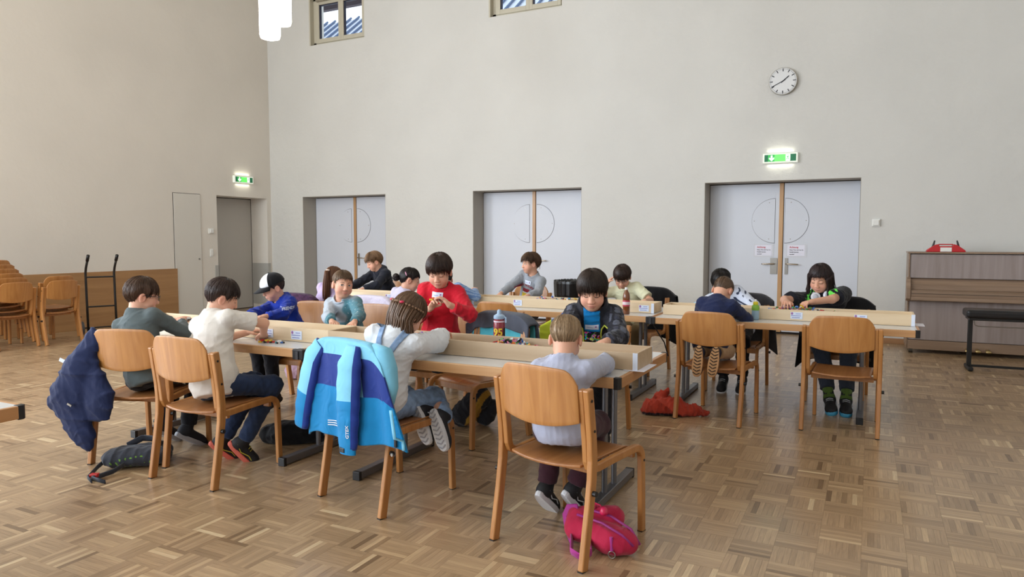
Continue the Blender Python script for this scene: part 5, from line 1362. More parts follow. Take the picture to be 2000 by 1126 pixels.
k5 = kid('girl with long brown half-braided hair in a cream sweater and denim dungarees', -2.36, 3.08, 10, (-2.275, 3.25, 1.01), (-18, 34, 6), sc=1.04, hs=0.98, pelvis_z=0.55,
    hands=[(-2.45, 3.52, 0.84), (-2.27, 3.60, 0.85)], elbows=[None, (1, -0.25, -0.25)],
    top=dict(name='sweater', mat=cloth('cream', S(226, 230, 236), var=0.03), loose=0.024, puff=0.012, fold=0.008, collar=cloth('cream', S(226, 230, 236), var=0.03)),
    legs=[((-2.40, 3.38, 0.50), (-2.20, 3.30, 0.46), (0.45, -0.1, -0.9), (0.1, 1, 0.15)), ((-2.24, 3.44, 0.50), (-2.085, 3.30, 0.44), (0.42, -0.12, -0.9), (0.1, 1, 0.15))],
    bottom=dict(name='dungarees', mat=cloth('denim_light', S(134, 160, 196), var=0.3, vscale=26), loose=0.016, len=1.05), hair=dict(style='long', col=S(104, 78, 58), th=0.013, front=0.05, side=-0.03, back=-0.08, seed=13, n=200, more=girl_more), shoes=SH_GIRL)
def dungaree_straps(o):
    tb = o['tbvh']; P, up, rt, fw_v = o['P'], o['up'], o['right'], o['fwd']; m = MATS['cloth_denim_light']; g = o['root']
    for s in (-1, 1):
        def fn(u, v):
            z = 0.06 + (0.40 - 0.06) * v; xx = s * (0.012 + 0.06 * max(0, (v - 0.4) / 0.6)) + (u - 0.5) * (0.034 if v > 0.45 else 0.055)
            p = P + up * z + rt * xx; h = tb.ray_cast(Vector(p - fw_v * 0.3), Vector(fw_v), 0.5)
            return (np.array(h[0]) - fw_v * 0.007) if h[0] is not None else p - fw_v * 0.1
        q = MB(); q.grid(fn, 6, 22); q.obj('shoulder_strap', m, g, smooth=True, solid=0.004)
    def back(u, v):
        z = -0.02 + 0.19 * v; wv = 0.19 * (1 - v) + 0.075 * v; p = P + up * z + rt * (u - 0.5) * wv
        h = tb.ray_cast(Vector(p - fw_v * 0.3), Vector(fw_v), 0.5); return (np.array(h[0]) - fw_v * 0.006) if h[0] is not None else p - fw_v * 0.1
    q = MB(); q.grid(back, 14, 12); q.obj('back_panel', m, g, smooth=True, solid=0.004)
dungaree_straps(k5)
def girl_braid(o):
    pt, hs = o['pt'], o['hs']; q = MB()
    for s in (-1, 1):
        Pp = [pt((s * 0.094, 0.02, 0.035)), pt((s * 0.094, -0.03, 0.03)), pt((s * 0.075, -0.085, 0.022)), pt((s * 0.03, -0.122, 0.018)), pt((s * 0.005, -0.128, 0.012))]
        for k in range(len(Pp) - 1):
            for j in range(3): a = Pp[k] + (Pp[k + 1] - Pp[k]) * (j + 0.5) / 3; q.tube([a + o['Rh'][:, 2] * 0.006, a, a - o['Rh'][:, 2] * 0.006], [0.004, 0.010, 0.004], 6)
    q.obj('braids', mat('braid_brown', S(136, 104, 78), rough=0.5), o['hair'], smooth=True)
    for s, y_ in ((0.05, -0.112), (-0.045, -0.115)):
        t = MB(); c = pt((s, y_, 0.02)); t.lathe([(0.004, -0.007), (0.012, -0.004), (0.013, 0.0), (0.012, 0.004), (0.004, 0.007)], c=tuple(c), n=12); t.obj('hair_tie', mat('tie_red', S(206, 50, 84), rough=0.6), o['hair'], smooth=True)
girl_braid(k5)
# 6 child in red
k6 = kid('child in a red sweatshirt holding a small brick toy', -2.95, 4.63, 196, (-2.87, 4.50, 1.185), (198, 24, 0), sc=1.1, hs=1.08, pelvis_z=0.64,
    hands=[(-2.685, 4.34, 0.95), (-2.835, 4.33, 0.925)], handdir=[(-0.55, -0.25, 0.6), (0.55, -0.25, 0.6)], elbows=[(0.8, 0.1, -0.8), (-0.8, 0.1, -0.8)],
    top=dict(name='sweatshirt', mat=cloth('red', S(206, 34, 52)), loose=0.024, collar=cloth('red', S(206, 34, 52)), fold=0.008), bottom=P_BLACK, legs=[((-2.84, 4.42, 0.50), (-2.83, 4.82, 0.52), (0.05, 1, -0.3), (0, 0.2, -1)), ((-3.05, 4.42, 0.50), (-3.06, 4.82, 0.52), (-0.05, 1, -0.3), (0, 0.2, -1))],
    hair=dict(style='bowl', col=S(58, 42, 36), th=0.018, front=0.034, side=-0.008, back=-0.06, seed=17, n=230, fringe=0.4, w=0.0068), hf=0.0034, shoes=SH_BLACK)
sticker(k6, 0.005, 0.90, 0.085, 0.042)
# 7 blond child
k7 = kid('blond child in a pale grey-blue long sleeved shirt seen from behind', -1.265, 3.04, 2, (-1.295, 3.15, 0.945), (16, 30, 0), sc=1.03, hs=0.96, pelvis_z=0.55,
    hands=[(-1.42, 3.50, 0.80), (-1.22, 3.50, 0.80)], elbows=[(-1, -0.2, -0.6), (1.0, 0.02, -0.05)],
    top=dict(name='shirt', mat=cloth('palegrey', S(176, 180, 200), var=0.03), loose=0.017, collar=cloth('palegrey', S(176, 180, 200), var=0.03), hem=0.085, fold=0.007),
    legs=[((-1.42, 3.32, 0.50), (-1.445, 3.27, 0.16), (0.05, 0.7, -0.6)), ((-1.20, 3.34, 0.50), (-1.30, 3.30, 0.17), (0.05, 0.7, -0.6))],
    bottom=dict(name='trousers', mat=cloth('maroon', S(66, 38, 48)), loose=0.014), hair=dict(style='crop', col=S(164, 138, 108), th=0.010, front=0.05, side=0.005, back=-0.075, seed=19, n=210, w=0.005), shoes=SH_WHITE)
# 8 child in the black jacket
def b8cols(V, o):
    x_, y_, z_ = body_uv(V, o); n = np.sin(x_ * 60 + 2 * np.sin(z_ * 40)) * np.sin(z_ * 55 + 2 * np.sin(y_ * 50))
    c = np.tile(np.array(S(34, 35, 44)), (len(V), 1)); arm = np.abs(x_) > 0.115; c[(n > 0.35) & arm] = S(88, 92, 106); c[(n < -0.55) & arm] = S(58, 60, 74)
    ft = y_ > 0.01; wv = 0.052 + 0.10 * np.maximum(0, 0.12 - z_) * 0
    ax_ = np.abs(x_); tee = ft & (ax_ < wv)
    c[tee] = S(20, 130, 200); pr = tee & (z_ < 0.79 * o['Lt']); c[pr] = S(22, 24, 32)
    return c
k8 = kid('child in a black jacket with yellow piping over a blue T-shirt, looking down', -1.69, 4.66, 194, (-1.60, 4.34, 1.09), (196, 20, 0), sc=1.12, hs=1.13,
    hands=[(-1.42, 4.08, 0.80), (-1.62, 4.00, 0.80)], top=dict(name='jacket', mat=cloth('jacket_camo', S(34, 35, 44), attr='col', rough=0.6), cols=b8cols, loose=0.03, collar_up=True, fold=0.008), bottom=P_BLACK,
    hair=dict(style='bowl', col=S(52, 40, 34), th=0.016, front=0.026, side=-0.014, back=-0.06, seed=23, n=240, fringe=0.4, w=0.0066), hf=0.0034, shoes=SH_BLACK)
def splash_mat():
    m, nt, p = _nt('splash_print'); tc = N(nt, 'ShaderNodeTexCoord'); vo = N(nt, 'ShaderNodeTexVoronoi', i_Scale=85.0); nt.links.new(tc.outputs['Object'], vo.inputs['Vector'])
    hs_ = N(nt, 'ShaderNodeHueSaturation', i_Saturation=1.6, i_Value=1.0); nt.links.new(vo.outputs['Color'], hs_.inputs['Color'])
    no = N(nt, 'ShaderNodeTexNoise', i_Scale=38.0); nt.links.new(tc.outputs['Object'], no.inputs['Vector']); th = N(nt, 'ShaderNodeMath', operation='GREATER_THAN'); th.inputs[1].default_value = 0.5
    nt.links.new(no.outputs[0], th.inputs[0]); mx = N(nt, 'ShaderNodeMix', data_type='RGBA'); mx.inputs[6].default_value = c4(S(18, 18, 24)); nt.links.new(th.outputs[0], mx.inputs[0]); nt.links.new(hs_.outputs[0], mx.inputs[7])
    nt.links.new(mx.outputs[2], p.inputs['Base Color']); p.inputs['Roughness'].default_value = 0.8; return m
def b8_extras(o):
    tb, P, up, rt, fv, g = o['tbvh'], o['P'], o['up'], o['right'], o['fwd'], o['top']
    decal(tb, g, 'printed_motif', splash_mat(), P + up * 0.63 * o['Lt'], -fv, 0.10, 0.30 * o['Lt'], up, 10, 10, 0.0025)
    for s in (-1, 1):
        pts = []
        for j in range(15):
            v = j / 14; z = (0.10 + 0.84 * v) * o['Lt']; xx = s * (0.058 + 0.05 * max(0, (v - 0.82) / 0.18) ** 1.5)
            h = tb.ray_cast(Vector(P + up * z + rt * xx + fv * 0.3), Vector(-fv), 0.5)
            if h[0] is not None: pts.append(np.array(h[0]) + fv * 0.003)
        q = MB(); q.tube(pts, 0.005, 6); q.obj('piping', mat('piping_yellow', S(210, 222, 90), rough=0.5), g, smooth=True)
    sticker(o, 0.0, 0.855, 0.088, 0.034)
b8_extras(k8)
# 9 child with ponytail
def pony_more(o, r):
    pt = o['pt']; dn = np.array((0, 0, -1.0)); D = [(r.uniform(-1, 1), r.uniform(-1, 1), r.uniform(0.85, 1.1)) for _ in range(130)]
    def fl(i, t):
        a, b, l = D[i]; s = pt((0.0, -0.105, 0.06)); p1 = pt((a * 0.012, -0.150 + b * 0.01, 0.04))
        if t < 0.25: return s + (p1 - s) * t / 0.25
        k = (t - 0.25) / 0.75; return p1 + dn * 0.30 * l * k + np.array((a * 0.022, b * 0.02, 0)) * math.sin(k * 2.2)
    return [locks(130, None, fl, 0.0055, 31, seg=9, col=np.array(S(116, 76, 52)), jit=0.3)]
LOW = dict(hc=0.0095, hf=0.0055, handfine=False)
k9 = kid('child with a long auburn ponytail in a lilac top', -5.03, 5.55, -8, (-4.83, 5.60, 1.03), (10, 14, 0), hs=1.0, hands=[(-5.05, 6.1, 0.8), (-4.8, 6.1, 0.8)], feat=False,
    top=dict(name='top', mat=cloth('lilac', S(200, 182, 222)), loose=0.018), bottom=P_BLACK, hair=dict(style='long', col=S(112, 74, 50), th=0.010, front=0.05, side=-0.01, back=-0.06, seed=29, n=150, more=pony_more), shoes=SH_BLACK, **LOW)
q = MB(); q.lathe([(0.008, -0.01), (0.019, -0.006), (0.020, 0.006), (0.008, 0.01)], c=tuple(k9['pt']((0, -0.128, 0.055))), n=12); q.obj('hair_tie', mat('tie_cream', S(226, 206, 190), rough=0.6), k9['hair'], smooth=True)
# 10 child in black hoodie
k10 = kid('child with tousled light brown hair in a black hooded jacket, leaning over the back table', -5.56, 7.55, 160, (-5.66, 7.33, 1.135), (142, 24, 0), sc=1.08, hs=1.03, pelvis_z=0.62,
    hands=[(-5.62, 7.02, 0.80), (-5.86, 6.98, 0.80)], top=dict(name='hooded_jacket', mat=cloth('blackhood', S(34, 36, 46)), hood=True, loose=0.028, fold=0.009), bottom=P_BLACK,
    hair=dict(style='messy', col=S(140, 108, 80), th=0.020, front=0.045, side=0.004, back=-0.05, seed=37, n=220, mess=0.35, w=0.006), hc=0.009, hf=0.0045, shoes=SH_BLACK)
# 11 child with clip
def bun_more(o, r):
    pt = o['pt']; c = pt((-0.0, -0.135, -0.01)); out = []; D = [(r.uniform(0, 2 * PI), r.uniform(0, PI)) for _ in range(50)]
    def fl(i, t):
        a, b = D[i]; th = a + t * 2.4; v = np.array((math.cos(th) * math.sin(b), math.sin(th) * math.sin(b), math.cos(b))); return c + v * 0.034
    out.append(locks(50, None, fl, 0.010, 41, seg=7, col=np.array(S(34, 26, 26)), jit=0.3)); return out
k11 = kid('child with dark hair in a bun and a pink hair clip at the back table', -4.12, 5.62, -18, (-3.985, 5.72, 1.03), (-52, 14, 0), hs=1.0, hands=[(-4.2, 6.1, 0.8), (-3.95, 6.1, 0.8)],
    top=dict(name='top', mat=cloth('lilac_fleece', S(206, 200, 224), bump=0.4, bscale=60), loose=0.022), bottom=P_BLACK, hair=dict(style='tied', col=S(32, 25, 25), th=0.010, front=0.05, side=0.008, back=-0.052, seed=43, n=150, more=bun_more), shoes=SH_BLACK, **LOW)
q = MB(); a_, b_ = k11['pt']((0.060, -0.065, 0.062)), k11['pt']((0.080, -0.045, 0.032)); q.tube([a_, (a_ + b_) / 2 + k11['Rh'][:, 0] * 0.008, b_], [0.006, 0.008, 0.006], 8, flat=0.5); q.obj('hair_clip', mat('clip_pink', S(214, 150, 178), rough=0.4), k11['hair'], smooth=True)
# 12 child in blue striped shirt
def stripes(V, o):
    x_, y_, z_ = body_uv(V, o); w = (np.sin(z_ * 260 + x_ * 30) > 0.2).astype(float); return lerpc(S(112, 146, 200), S(160, 186, 222), w)
k12 = kid('child bent over the back table in a blue striped shirt, mostly behind the red sweatshirt', -3.46, 5.78, 25, (-3.80, 6.05, 1.02), (55, 30, 0), hs=0.95, hands=[(-3.85, 6.3, 0.9), (-3.62, 6.35, 0.9)], feat=False,
    top=dict(name='shirt', mat=cloth('stripes', S(130, 160, 205), attr='col'), cols=stripes, loose=0.02), bottom=P_BLACK, hair=dict(style='short', col=DBR, th=0.012, front=0.05, side=0.0, back=-0.055, seed=47, n=100), shoes=SH_BLACK, **LOW)
# 13 child in grey printed sweater
k13 = kid('child with curly brown hair in a grey sweater with a red and yellow print', -3.56, 7.5, 172, (-3.467, 7.36, 1.145), (138, 4, 0), sc=1.08, hs=1.02, pelvis_z=0.60,
    hands=[(-3.34, 7.0, 0.80), (-3.66, 6.98, 0.81)], top=dict(name='sweater', mat=cloth('greysweater', S(158, 164, 174)), loose=0.02, collar=cloth('greysweater', S(158, 164, 174))), bottom=P_BLACK, eyes=0.0,
    hair=dict(style='messy', col=S(92, 68, 50), th=0.019, front=0.046, side=0.008, back=-0.05, seed=53, n=230, mess=0.4, w=0.007), hc=0.009, hf=0.0042, shoes=SH_BLACK)
def sweater_print(o):
    tb, P, up, rt, fv, g = o['tbvh'], o['P'], o['up'], o['right'], o['fwd'], o['top']
    # plain stand-in for the printed motif: curved red lettering over a yellow and red patch
    decal_text(tb, g, 'lettering', mat('print_darkred', S(150, 44, 60), rough=0.8), 'HAPPY HOLIDAYS', 0.036, P + up * 0.335, -fv, up, bold=0.001, arcr=0.14)
    decal(tb, g, 'printed_patch', [mat('print_yellow', S(232, 200, 60), rough=0.8), mat('print_maroon', S(150, 44, 60), rough=0.8), mat('print_white', S(226, 226, 226), rough=0.8)], P + up * 0.235, -fv, 0.085, 0.12, up, 9, 10, 0.003, mfn=lambda u, v: 1 if v > 0.7 else (2 if v > 0.55 else 0))
    sticker(o, -0.005, 0.84, 0.08, 0.045, 0.05)
sweater_print(k13)
# 14 child in pale yellow
k14 = kid('child with glasses in a pale yellow T-shirt bent over the back table', -2.24, 7.46, 182, (-2.315, 7.18, 1.03), (188, 34, 0), sc=1.08, hs=1.04,
    hands=[(-2.02, 7.0, 0.80), (-2.47, 7.16, 0.97)], elbows=[None, (-0.9, -0.2, -0.9)], top=dict(name='t_shirt', mat=cloth('paleyellow', S(222, 222, 190), var=0.03), sleeve=0.40, loose=0.02, collar=cloth('paleyellow', S(222, 222, 190), var=0.03)), bottom=dict(name='trousers', mat=cloth('khaki', S(120, 104, 76))),
    hair=dict(style='bowl', col=S(56, 40, 34), th=0.017, front=0.028, side=-0.004, back=-0.06, seed=59, n=210, fringe=0.4), hc=0.009, hf=0.0045, shoes=SH_BLACK)
glasses(k14, mat('glasses_metal', S(120, 110, 110), rough=0.3, metal=0.6)); sticker(k14, 0.0, 0.70, 0.075, 0.045, 0.15)
# 15 child in white patterned shirt
def wht(V, o):
    x_, y_, z_ = body_uv(V, o); n = np.sin(x_ * 75 + 3 * np.sin(z_ * 34)) + np.sin(z_ * 50 + 3 * np.sin(x_ * 46 + y_ * 30)); c = np.tile(np.array(S(212, 220, 238)), (len(V), 1))
    c[(n > 1.05)] = S(50, 58, 82); c[(n < -1.1) & (x_ > 0.02)] = S(120, 206, 232); return c
k15 = kid('dark haired child in a white patterned shirt behind the kneeling child', -1.13, 7.14, 182, (-1.265, 6.95, 1.01), (186, 42, 0), sc=1.12, hs=1.06, hands=[(-0.95, 6.75, 0.79), (-1.48, 6.72, 0.79)],
    top=dict(name='shirt', mat=cloth('whitepattern', S(212, 220, 238), attr='col'), cols=wht, loose=0.028, sleeve=0.9), bottom=P_BLACK, hair=dict(style='short', col=BLK, th=0.016, front=0.036, side=0.0, back=-0.05, seed=61, n=200, mess=0.15), shoes=SH_WHITE, hc=0.008, hf=0.005, handfine=False)
# 16 child in navy kneeling on the chair
k16 = kid('child in a navy sweater kneeling on a chair, shoe soles showing', -1.12, 5.74, -2, (-1.075, 6.0, 1.0), (-8, 52, 6), sc=1.0, hs=1.0, pelvis_z=0.60, hands=[(-1.16, 6.18, 0.79), (-1.00, 6.18, 0.79)], elbows=[(-0.8, -1.2, -0.1), (0.8, -1.2, -0.1)],
    top=dict(name='sweater', mat=cloth('navy', S(36, 44, 78)), loose=0.022, collar=cloth('navy', S(36, 44, 78))), legs=[((-1.20, 5.93, 0.51), (-1.165, 5.60, 0.535), (-0.06, -0.12, -1), (0, 1, -0.1)), ((-1.02, 5.93, 0.51), (-1.04, 5.60, 0.54), (-0.12, -0.12, -1), (0, 1, -0.1))],
    bottom=dict(name='trousers', mat=cloth('sand', S(186, 154, 118)), loose=0.013, len=0.9), hair=dict(style='crop', col=S(96, 74, 56), th=0.006, front=0.05, side=0.012, back=-0.05, seed=67, n=150, w=0.0045), shoes=SH_TAN, hc=0.008, feat=False)
# 17 child with headphones
def long_more(o, r):
    pt = o['pt']; dn = np.array((0, 0, -1.0)); D = [(r.choice((-1, 1)) * r.uniform(0.85, 2.6), r.uniform(0.05, 0.11), r.uniform(-0.02, 0.02), r.uniform(0.92, 1.05)) for _ in range(260)]
    def fl(i, t):
        a, ln, sw, rf = D[i]; b = pt((0.094 * math.sin(a) * rf, -0.010 + 0.108 * math.cos(a) * rf, 0.035)); e = pt((0.098 * math.sin(a) * rf, -0.010 + 0.108 * math.cos(a) * rf, -0.04))
        if t < 0.5: return b + (e - b) * t / 0.5
        k = (t - 0.5) / 0.5; return e + dn * ln * k + np.array((sw, sw, 0)) * k
    return [locks(260, None, fl, 0.005, 71, seg=8, col=np.array(S(52, 38, 38)), jit=0.3)]
def longc(V, o):
    x_, y_, z_ = body_uv(V, o); c = np.tile(np.array(S(28, 29, 36)), (len(V), 1)); n = np.sin(x_ * 80 + 2 * np.sin(y_ * 70)) * np.sin(z_ * 60 + y_ * 70)
    c[(z_ > 0.86 * o['Lt']) & (np.abs(x_) > 0.06) & (np.abs(x_) < 0.135) & (n > 0.25)] = S(110, 226, 90); return c
k17 = kid('child with chin length dark hair and white headphones round the neck in a black T-shirt', -0.30, 6.99, 180, (-0.39, 6.86, 1.075), (164, 24, -4), sc=1.22, hs=1.08, pelvis_z=0.56, shw=1.2, hands=[(-0.43, 6.52, 0.89), (-0.635, 6.49, 0.885)],
    elbows=[(1, 0.35, 0.0), (-1, 0.35, 0.05)], curl=60, top=dict(name='t_shirt', mat=cloth('blackgreen', S(28, 29, 36), attr='col'), cols=longc, sleeve=0.36, loose=0.03), legs=[((-0.14, 6.66, 0.50), (-0.14, 6.40, 0.12), (0.05, -1, -0.15)), ((-0.36, 6.66, 0.50), (-0.27, 6.40, 0.12), (0.1, -1, -0.15))],
    bottom=dict(name='trousers', mat=cloth('slate', S(50, 56, 68)), len=0.86, sock=cloth('green_sock', S(86, 110, 50))), hair=dict(style='long', col=S(50, 37, 37), th=0.014, front=0.05, side=-0.05, back=-0.09, seed=73, n=200, fringe=0.2, sweep=0.5, more=long_more), shoes=SH_BLUE, hf=0.0042)
def headphones(o):
    NB, up, rt, fv = o['NB'], o['up'], o['right'], o['fwd']; m = mat('headphone_white', S(214, 216, 224), rough=0.4)
    t = thing('headphones', 'white over-ear headphones worn round the neck', 'headphones', o['root'].location, o['root'].rotation_euler.z)
    c = NB + up * 0.015; pts = [c + rt * math.cos(a) * 0.088 + fv * math.sin(a) * 0.075 - up * 0.0 for a in [math.radians(-230 + 280 * i / 20) for i in range(21)]]
    q = MB(); q.tube(pts, 0.009, 8); q.obj('headband', m, t, smooth=True)
    for s in (-1, 1):
        cc = NB + rt * s * 0.052 + fv * 0.105 - up * 0.012; ax_ = nrm(fv * 0.9 + up * 0.35 - rt * s * 0.1)
        q = MB(); q.tube([cc - ax_ * 0.022, cc - ax_ * 0.016, cc + ax_ * 0.014, cc + ax_ * 0.02], [0.030, 0.040, 0.040, 0.030], 20); e = q.obj('ear_cup', m, t, auto=50)
        q = MB(); q.tube([cc + ax_ * 0.018, cc + ax_ * 0.026], [0.026, 0.018], 18); q.obj('ear_pad', mat('pad_grey', S(184, 188, 200), rough=0.7), e, smooth=True)
        q = MB(); q.tube([pts[-1] if s > 0 else pts[0], cc - ax_ * 0.01 + up * 0.035], 0.007, 8); q.obj('yoke', m, t)
headphones(k17)
sticker(k3, -0.02, 0.70, 0.06, 0.045)
decal_text(k3['tbvh'], k3['top'], 'sleeve_print', mat('print_paleblue', S(196, 206, 230), rough=0.8), 'FRIENDS', 0.032, (k3['sh'][1] * 0.6 + k3['E'][1] * 0.4) * 0 + (k3['sh'][0] * 0.6 + k3['E'][0] * 0.4), nrm(np.array((1.0, -0.6, 0.0))), (0, 0, 1), bold=0.001)
# ================================================================== GARMENTS AND BAGS ON CHAIRS
def rz_mat(rz): return Matrix.Rotation(rz, 4, 'Z')
def drape_obj(label, name, cat, cx, cy, rz): return thing(name, label, cat, (cx, cy, 0), rz)
# ---- the blue jacket on chair 3 (chair-local: x right, y forward, z up; seen from behind)
M_jl, M_jn, M_jm = cloth('jacket_light', S(126, 196, 226), rough=0.7, bump=0.05), cloth('jacket_navy', S(36, 58, 136), rough=0.7, bump=0.05), cloth('jacket_mid', S(20, 130, 190), rough=0.7, bump=0.05)
M_refl = mat('reflective', S(220, 222, 228), rough=0.3)
bj = drape_obj('blue panelled child jacket hung over a chair back', 'jacket', 'jacket', c3c.x, c3c.y, c3r)
def jkt(u, v, side=1):
    """body panel: u across, v from the front over the top of the backrest and down behind"""
    e = 2 * u - 1
    L = v * 1.0
    topz = 0.888 - 0.02 * e ** 2 - 0.070 * max(0, (abs(e) - 0.62) / 0.38) ** 2
    if L < 0.18:                       # inside, in front of the backrest
        t = (0.18 - L) / 0.18; y = -0.240 + 0.012 * t; z = topz - 0.12 * t
        x = e * 0.27
    elif L < 0.26:
        t = (L - 0.18) / 0.08; a = PI * t; y = -0.277 + 0.037 * math.cos(a); z = topz + 0.016 * math.sin(a); x = e * (0.27 + 0.035 * t)
    else:
        t = (L - 0.26) / 0.74; z = topz - t * 0.50 - 0.012 * math.cos(e * 3) * t + 0.03 * max(0, (abs(e) - 0.62) / 0.38) ** 2 * t + 0.05 * max(0, e) ** 2 * t
        x = e * (0.305 + 0.100 * t) + 0.075 * t
        y = -0.314 - 0.030 * t - 0.014 * math.sin(e * 7 + 1) * t - 0.008 * math.sin(e * 15 + 3 * t) * t + 0.05 * e * e * t
    return (x, y, z)
def jm(u, v):
    e = 2 * u - 1; t = (v - 0.26) / 0.74
    if t < 0.13: return 0
    if t < 0.50 + 0.03 * math.sin(e * 3): return 1 if e < -0.02 or e > 0.40 else 0
    return 2
q = MB(); q.grid(jkt, 81, 101, mfn=jm); q.obj('body_panel', [M_jl, M_jn, M_jm], bj, smooth=True, solid=0.012)
def sleeve(path, rad, cut, name='sleeve', seam=None):
    n = 22; q = MB(); k = len(path); pts = [Vector(p) for p in path]
    m = 40; P = []; R_ = []
    for i in range(m):
        f = i / (m - 1) * (k - 1); a = min(int(f), k - 2); t = f - a; P.append(pts[a].lerp(pts[a + 1], t)); R_.append(rad[a] * (1 - t) + rad[a + 1] * t + 0.003 * math.sin(i * 0.9))
    q.tube(P, R_, n, flat=0.42, side=(1, 0, 0)); o = q.obj(name, [M_jl, M_jn, M_jm], bj, smooth=True)
    for p in o.data.polygons:
        fi = p.index // n if p.index < (m - 1) * n else m; j = p.index % n; t = fi / m
        lit = 0 if t < cut else 2
        nav = seam is not None and (j < seam or j >= n - seam)
        p.material_index = 1 if nav else lit
    return o
sr = sleeve([(0.10, -0.315, 0.875), (0.10, -0.345, 0.78), (0.105, -0.36, 0.62), (0.115, -0.372, 0.50), (0.12, -0.376, 0.36)], [0.05, 0.086, 0.086, 0.078, 0.064], 0.52, seam=3)
sl = sleeve([(-0.20, -0.300, 0.86), (-0.255, -0.318, 0.78), (-0.305, -0.325, 0.62), (-0.335, -0.330, 0.50), (-0.355, -0.332, 0.39)], [0.05, 0.072, 0.076, 0.07, 0.06], 0.55, seam=3)
q = MB(); q.tube([(0.120, -0.378, 0.372), (0.121, -0.379, 0.335)], [0.060, 0.058], 22, flat=0.42, side=(1, 0, 0)); q.obj('cuff', M_jm, sr, smooth=False)
q = MB(); q.b2((0.085, -0.407, 0.344), (0.125, -0.398, 0.368)); q.obj('cuff_strap', M_black, sr, bevel=0.003)
q = MB(); q.tube([(0.20, -0.268, 0.868), (0.27, -0.262, 0.842), (0.305, -0.262, 0.77), (0.325, -0.268, 0.68), (0.34, -0.285, 0.60)], [0.03, 0.05, 0.046, 0.04, 0.02], 14); q.obj('shoulder_fold', M_jl, bj, smooth=True)
jbv = bvh_of([c for c in bj.children if c.name.startswith('body_panel')][0].data); jsv = bvh_of(sr.data)
def on_j(x, z, off=0.009, bv=None):
    h = (bv or jbv).ray_cast(Vector((x, -0.6, z)), Vector((0, 1, 0)), 0.6); return Vector((x, (h[0].y if h[0] else -0.35) - off, z))
for k in range(3):
    q = MB(); q.tube([on_j(-0.105 + 0.11 * i / 5, 0.462 - 0.012 * k + 0.002 * i) for i in range(6)], 0.0026, 5, flat=0.5); q.obj('reflective_stripe', M_refl, bj)
vs, fs = text_mesh('GTEX', 0.026, 0.0006); q = MB(); q.add([on_j(0.150 - v.y, 0.455 + v.x, 0.004, jsv) for v in vs], fs); q.obj('lettering', M_refl, sr)
q = MB(); q.tube([on_j(0.425 + 0.038 * i / 9, 0.60 - 0.20 * i / 9, 0.003) for i in range(10)], 0.011, 8, flat=0.5); q.obj('zip_placket', M_jl, bj, smooth=True)
q = MB(); q.b2((0.412, on_j(0.42, 0.43).y - 0.004, 0.41), (0.430, on_j(0.42, 0.43).y + 0.006, 0.46)); q.obj('hem_toggle', M_black, bj, bevel=0.006)
q = MB(); q.cyl(on_j(0.435, 0.385, 0.010), on_j(0.435, 0.385, 0.004), 0.008, n=12); q.obj('snap', M_steel, bj)
# ---- crumpled cloth helper: lumpy garment built as an implicit body
def lump(label, name, cat, prims, m, seed, amp=0.012, w=0.08, h=0.007, parts=None, loc=(0, 0, 0), rz=0, cols=None, an=(1, 1, 0.4)):
    t = thing(name, label, cat, loc, rz); P = np.array([p[:3] for pr in prims for p in (pr[0], pr[1])]); R_ = max(max(pr[2], pr[3]) for pr in prims) + 0.05
    F = Field(P.min(0) - R_, P.max(0) + R_, h, h)
    for a, b, ra, rb, *fl_ in prims: F.cone(a, b, ra, rb, 0.025, flat=fl_[0] if fl_ else None)
    F.noise(amp, w * 2.2, seed, an)
    F.plane((0, 0, 0.002 - loc[2]), (0, 0, -1), (-9, -9, -9), (9, 9, 9))
    V, Q = F.nets(); me = np_mesh(name + '_body', V, Q, m, smooth_it=1, cols=cols(V) if cols else None); link('shell' if cat != 'jacket' else 'fabric', me, t); return t
YF = ((0, 1, 0), 0.35); YF2 = ((0, 1, 0), 0.5)
NAVY = cloth('softshell_navy', S(32, 42, 78), rough=0.75)
nj = lump('navy soft jacket hanging off the left corner of a chair back', 'jacket', 'jacket',
    [((-0.215, -0.26, 0.80), (-0.30, -0.30, 0.60), 0.06, 0.10, YF2), ((-0.30, -0.30, 0.62), (-0.36, -0.31, 0.42), 0.10, 0.13, YF), ((-0.24, -0.29, 0.60), (-0.17, -0.31, 0.38), 0.09, 0.10, YF), ((-0.36, -0.31, 0.44), (-0.30, -0.32, 0.22), 0.13, 0.075, YF),
     ((-0.40, -0.31, 0.42), (-0.46, -0.31, 0.40), 0.08, 0.05, YF), ((-0.30, -0.30, 0.30), (-0.245, -0.31, 0.14), 0.09, 0.05, YF2), ((-0.17, -0.30, 0.55), (-0.13, -0.30, 0.44), 0.06, 0.07, YF2)], NAVY, 5, amp=0.016, w=0.10, loc=(c1c.x, c1c.y, 0), rz=c1r)
q = MB(); q.box((-0.31, -0.37, 0.40), (0.03, 0.006, 0.012), rot=(0, 0.5, 0)); q.obj('zip_pull', M_steel, nj)
q = MB(); q.box((-0.40, -0.30, 0.66), (0.05, 0.004, 0.022), rot=(0, 0.4, 0)); q.obj('care_label', M_tape, nj)
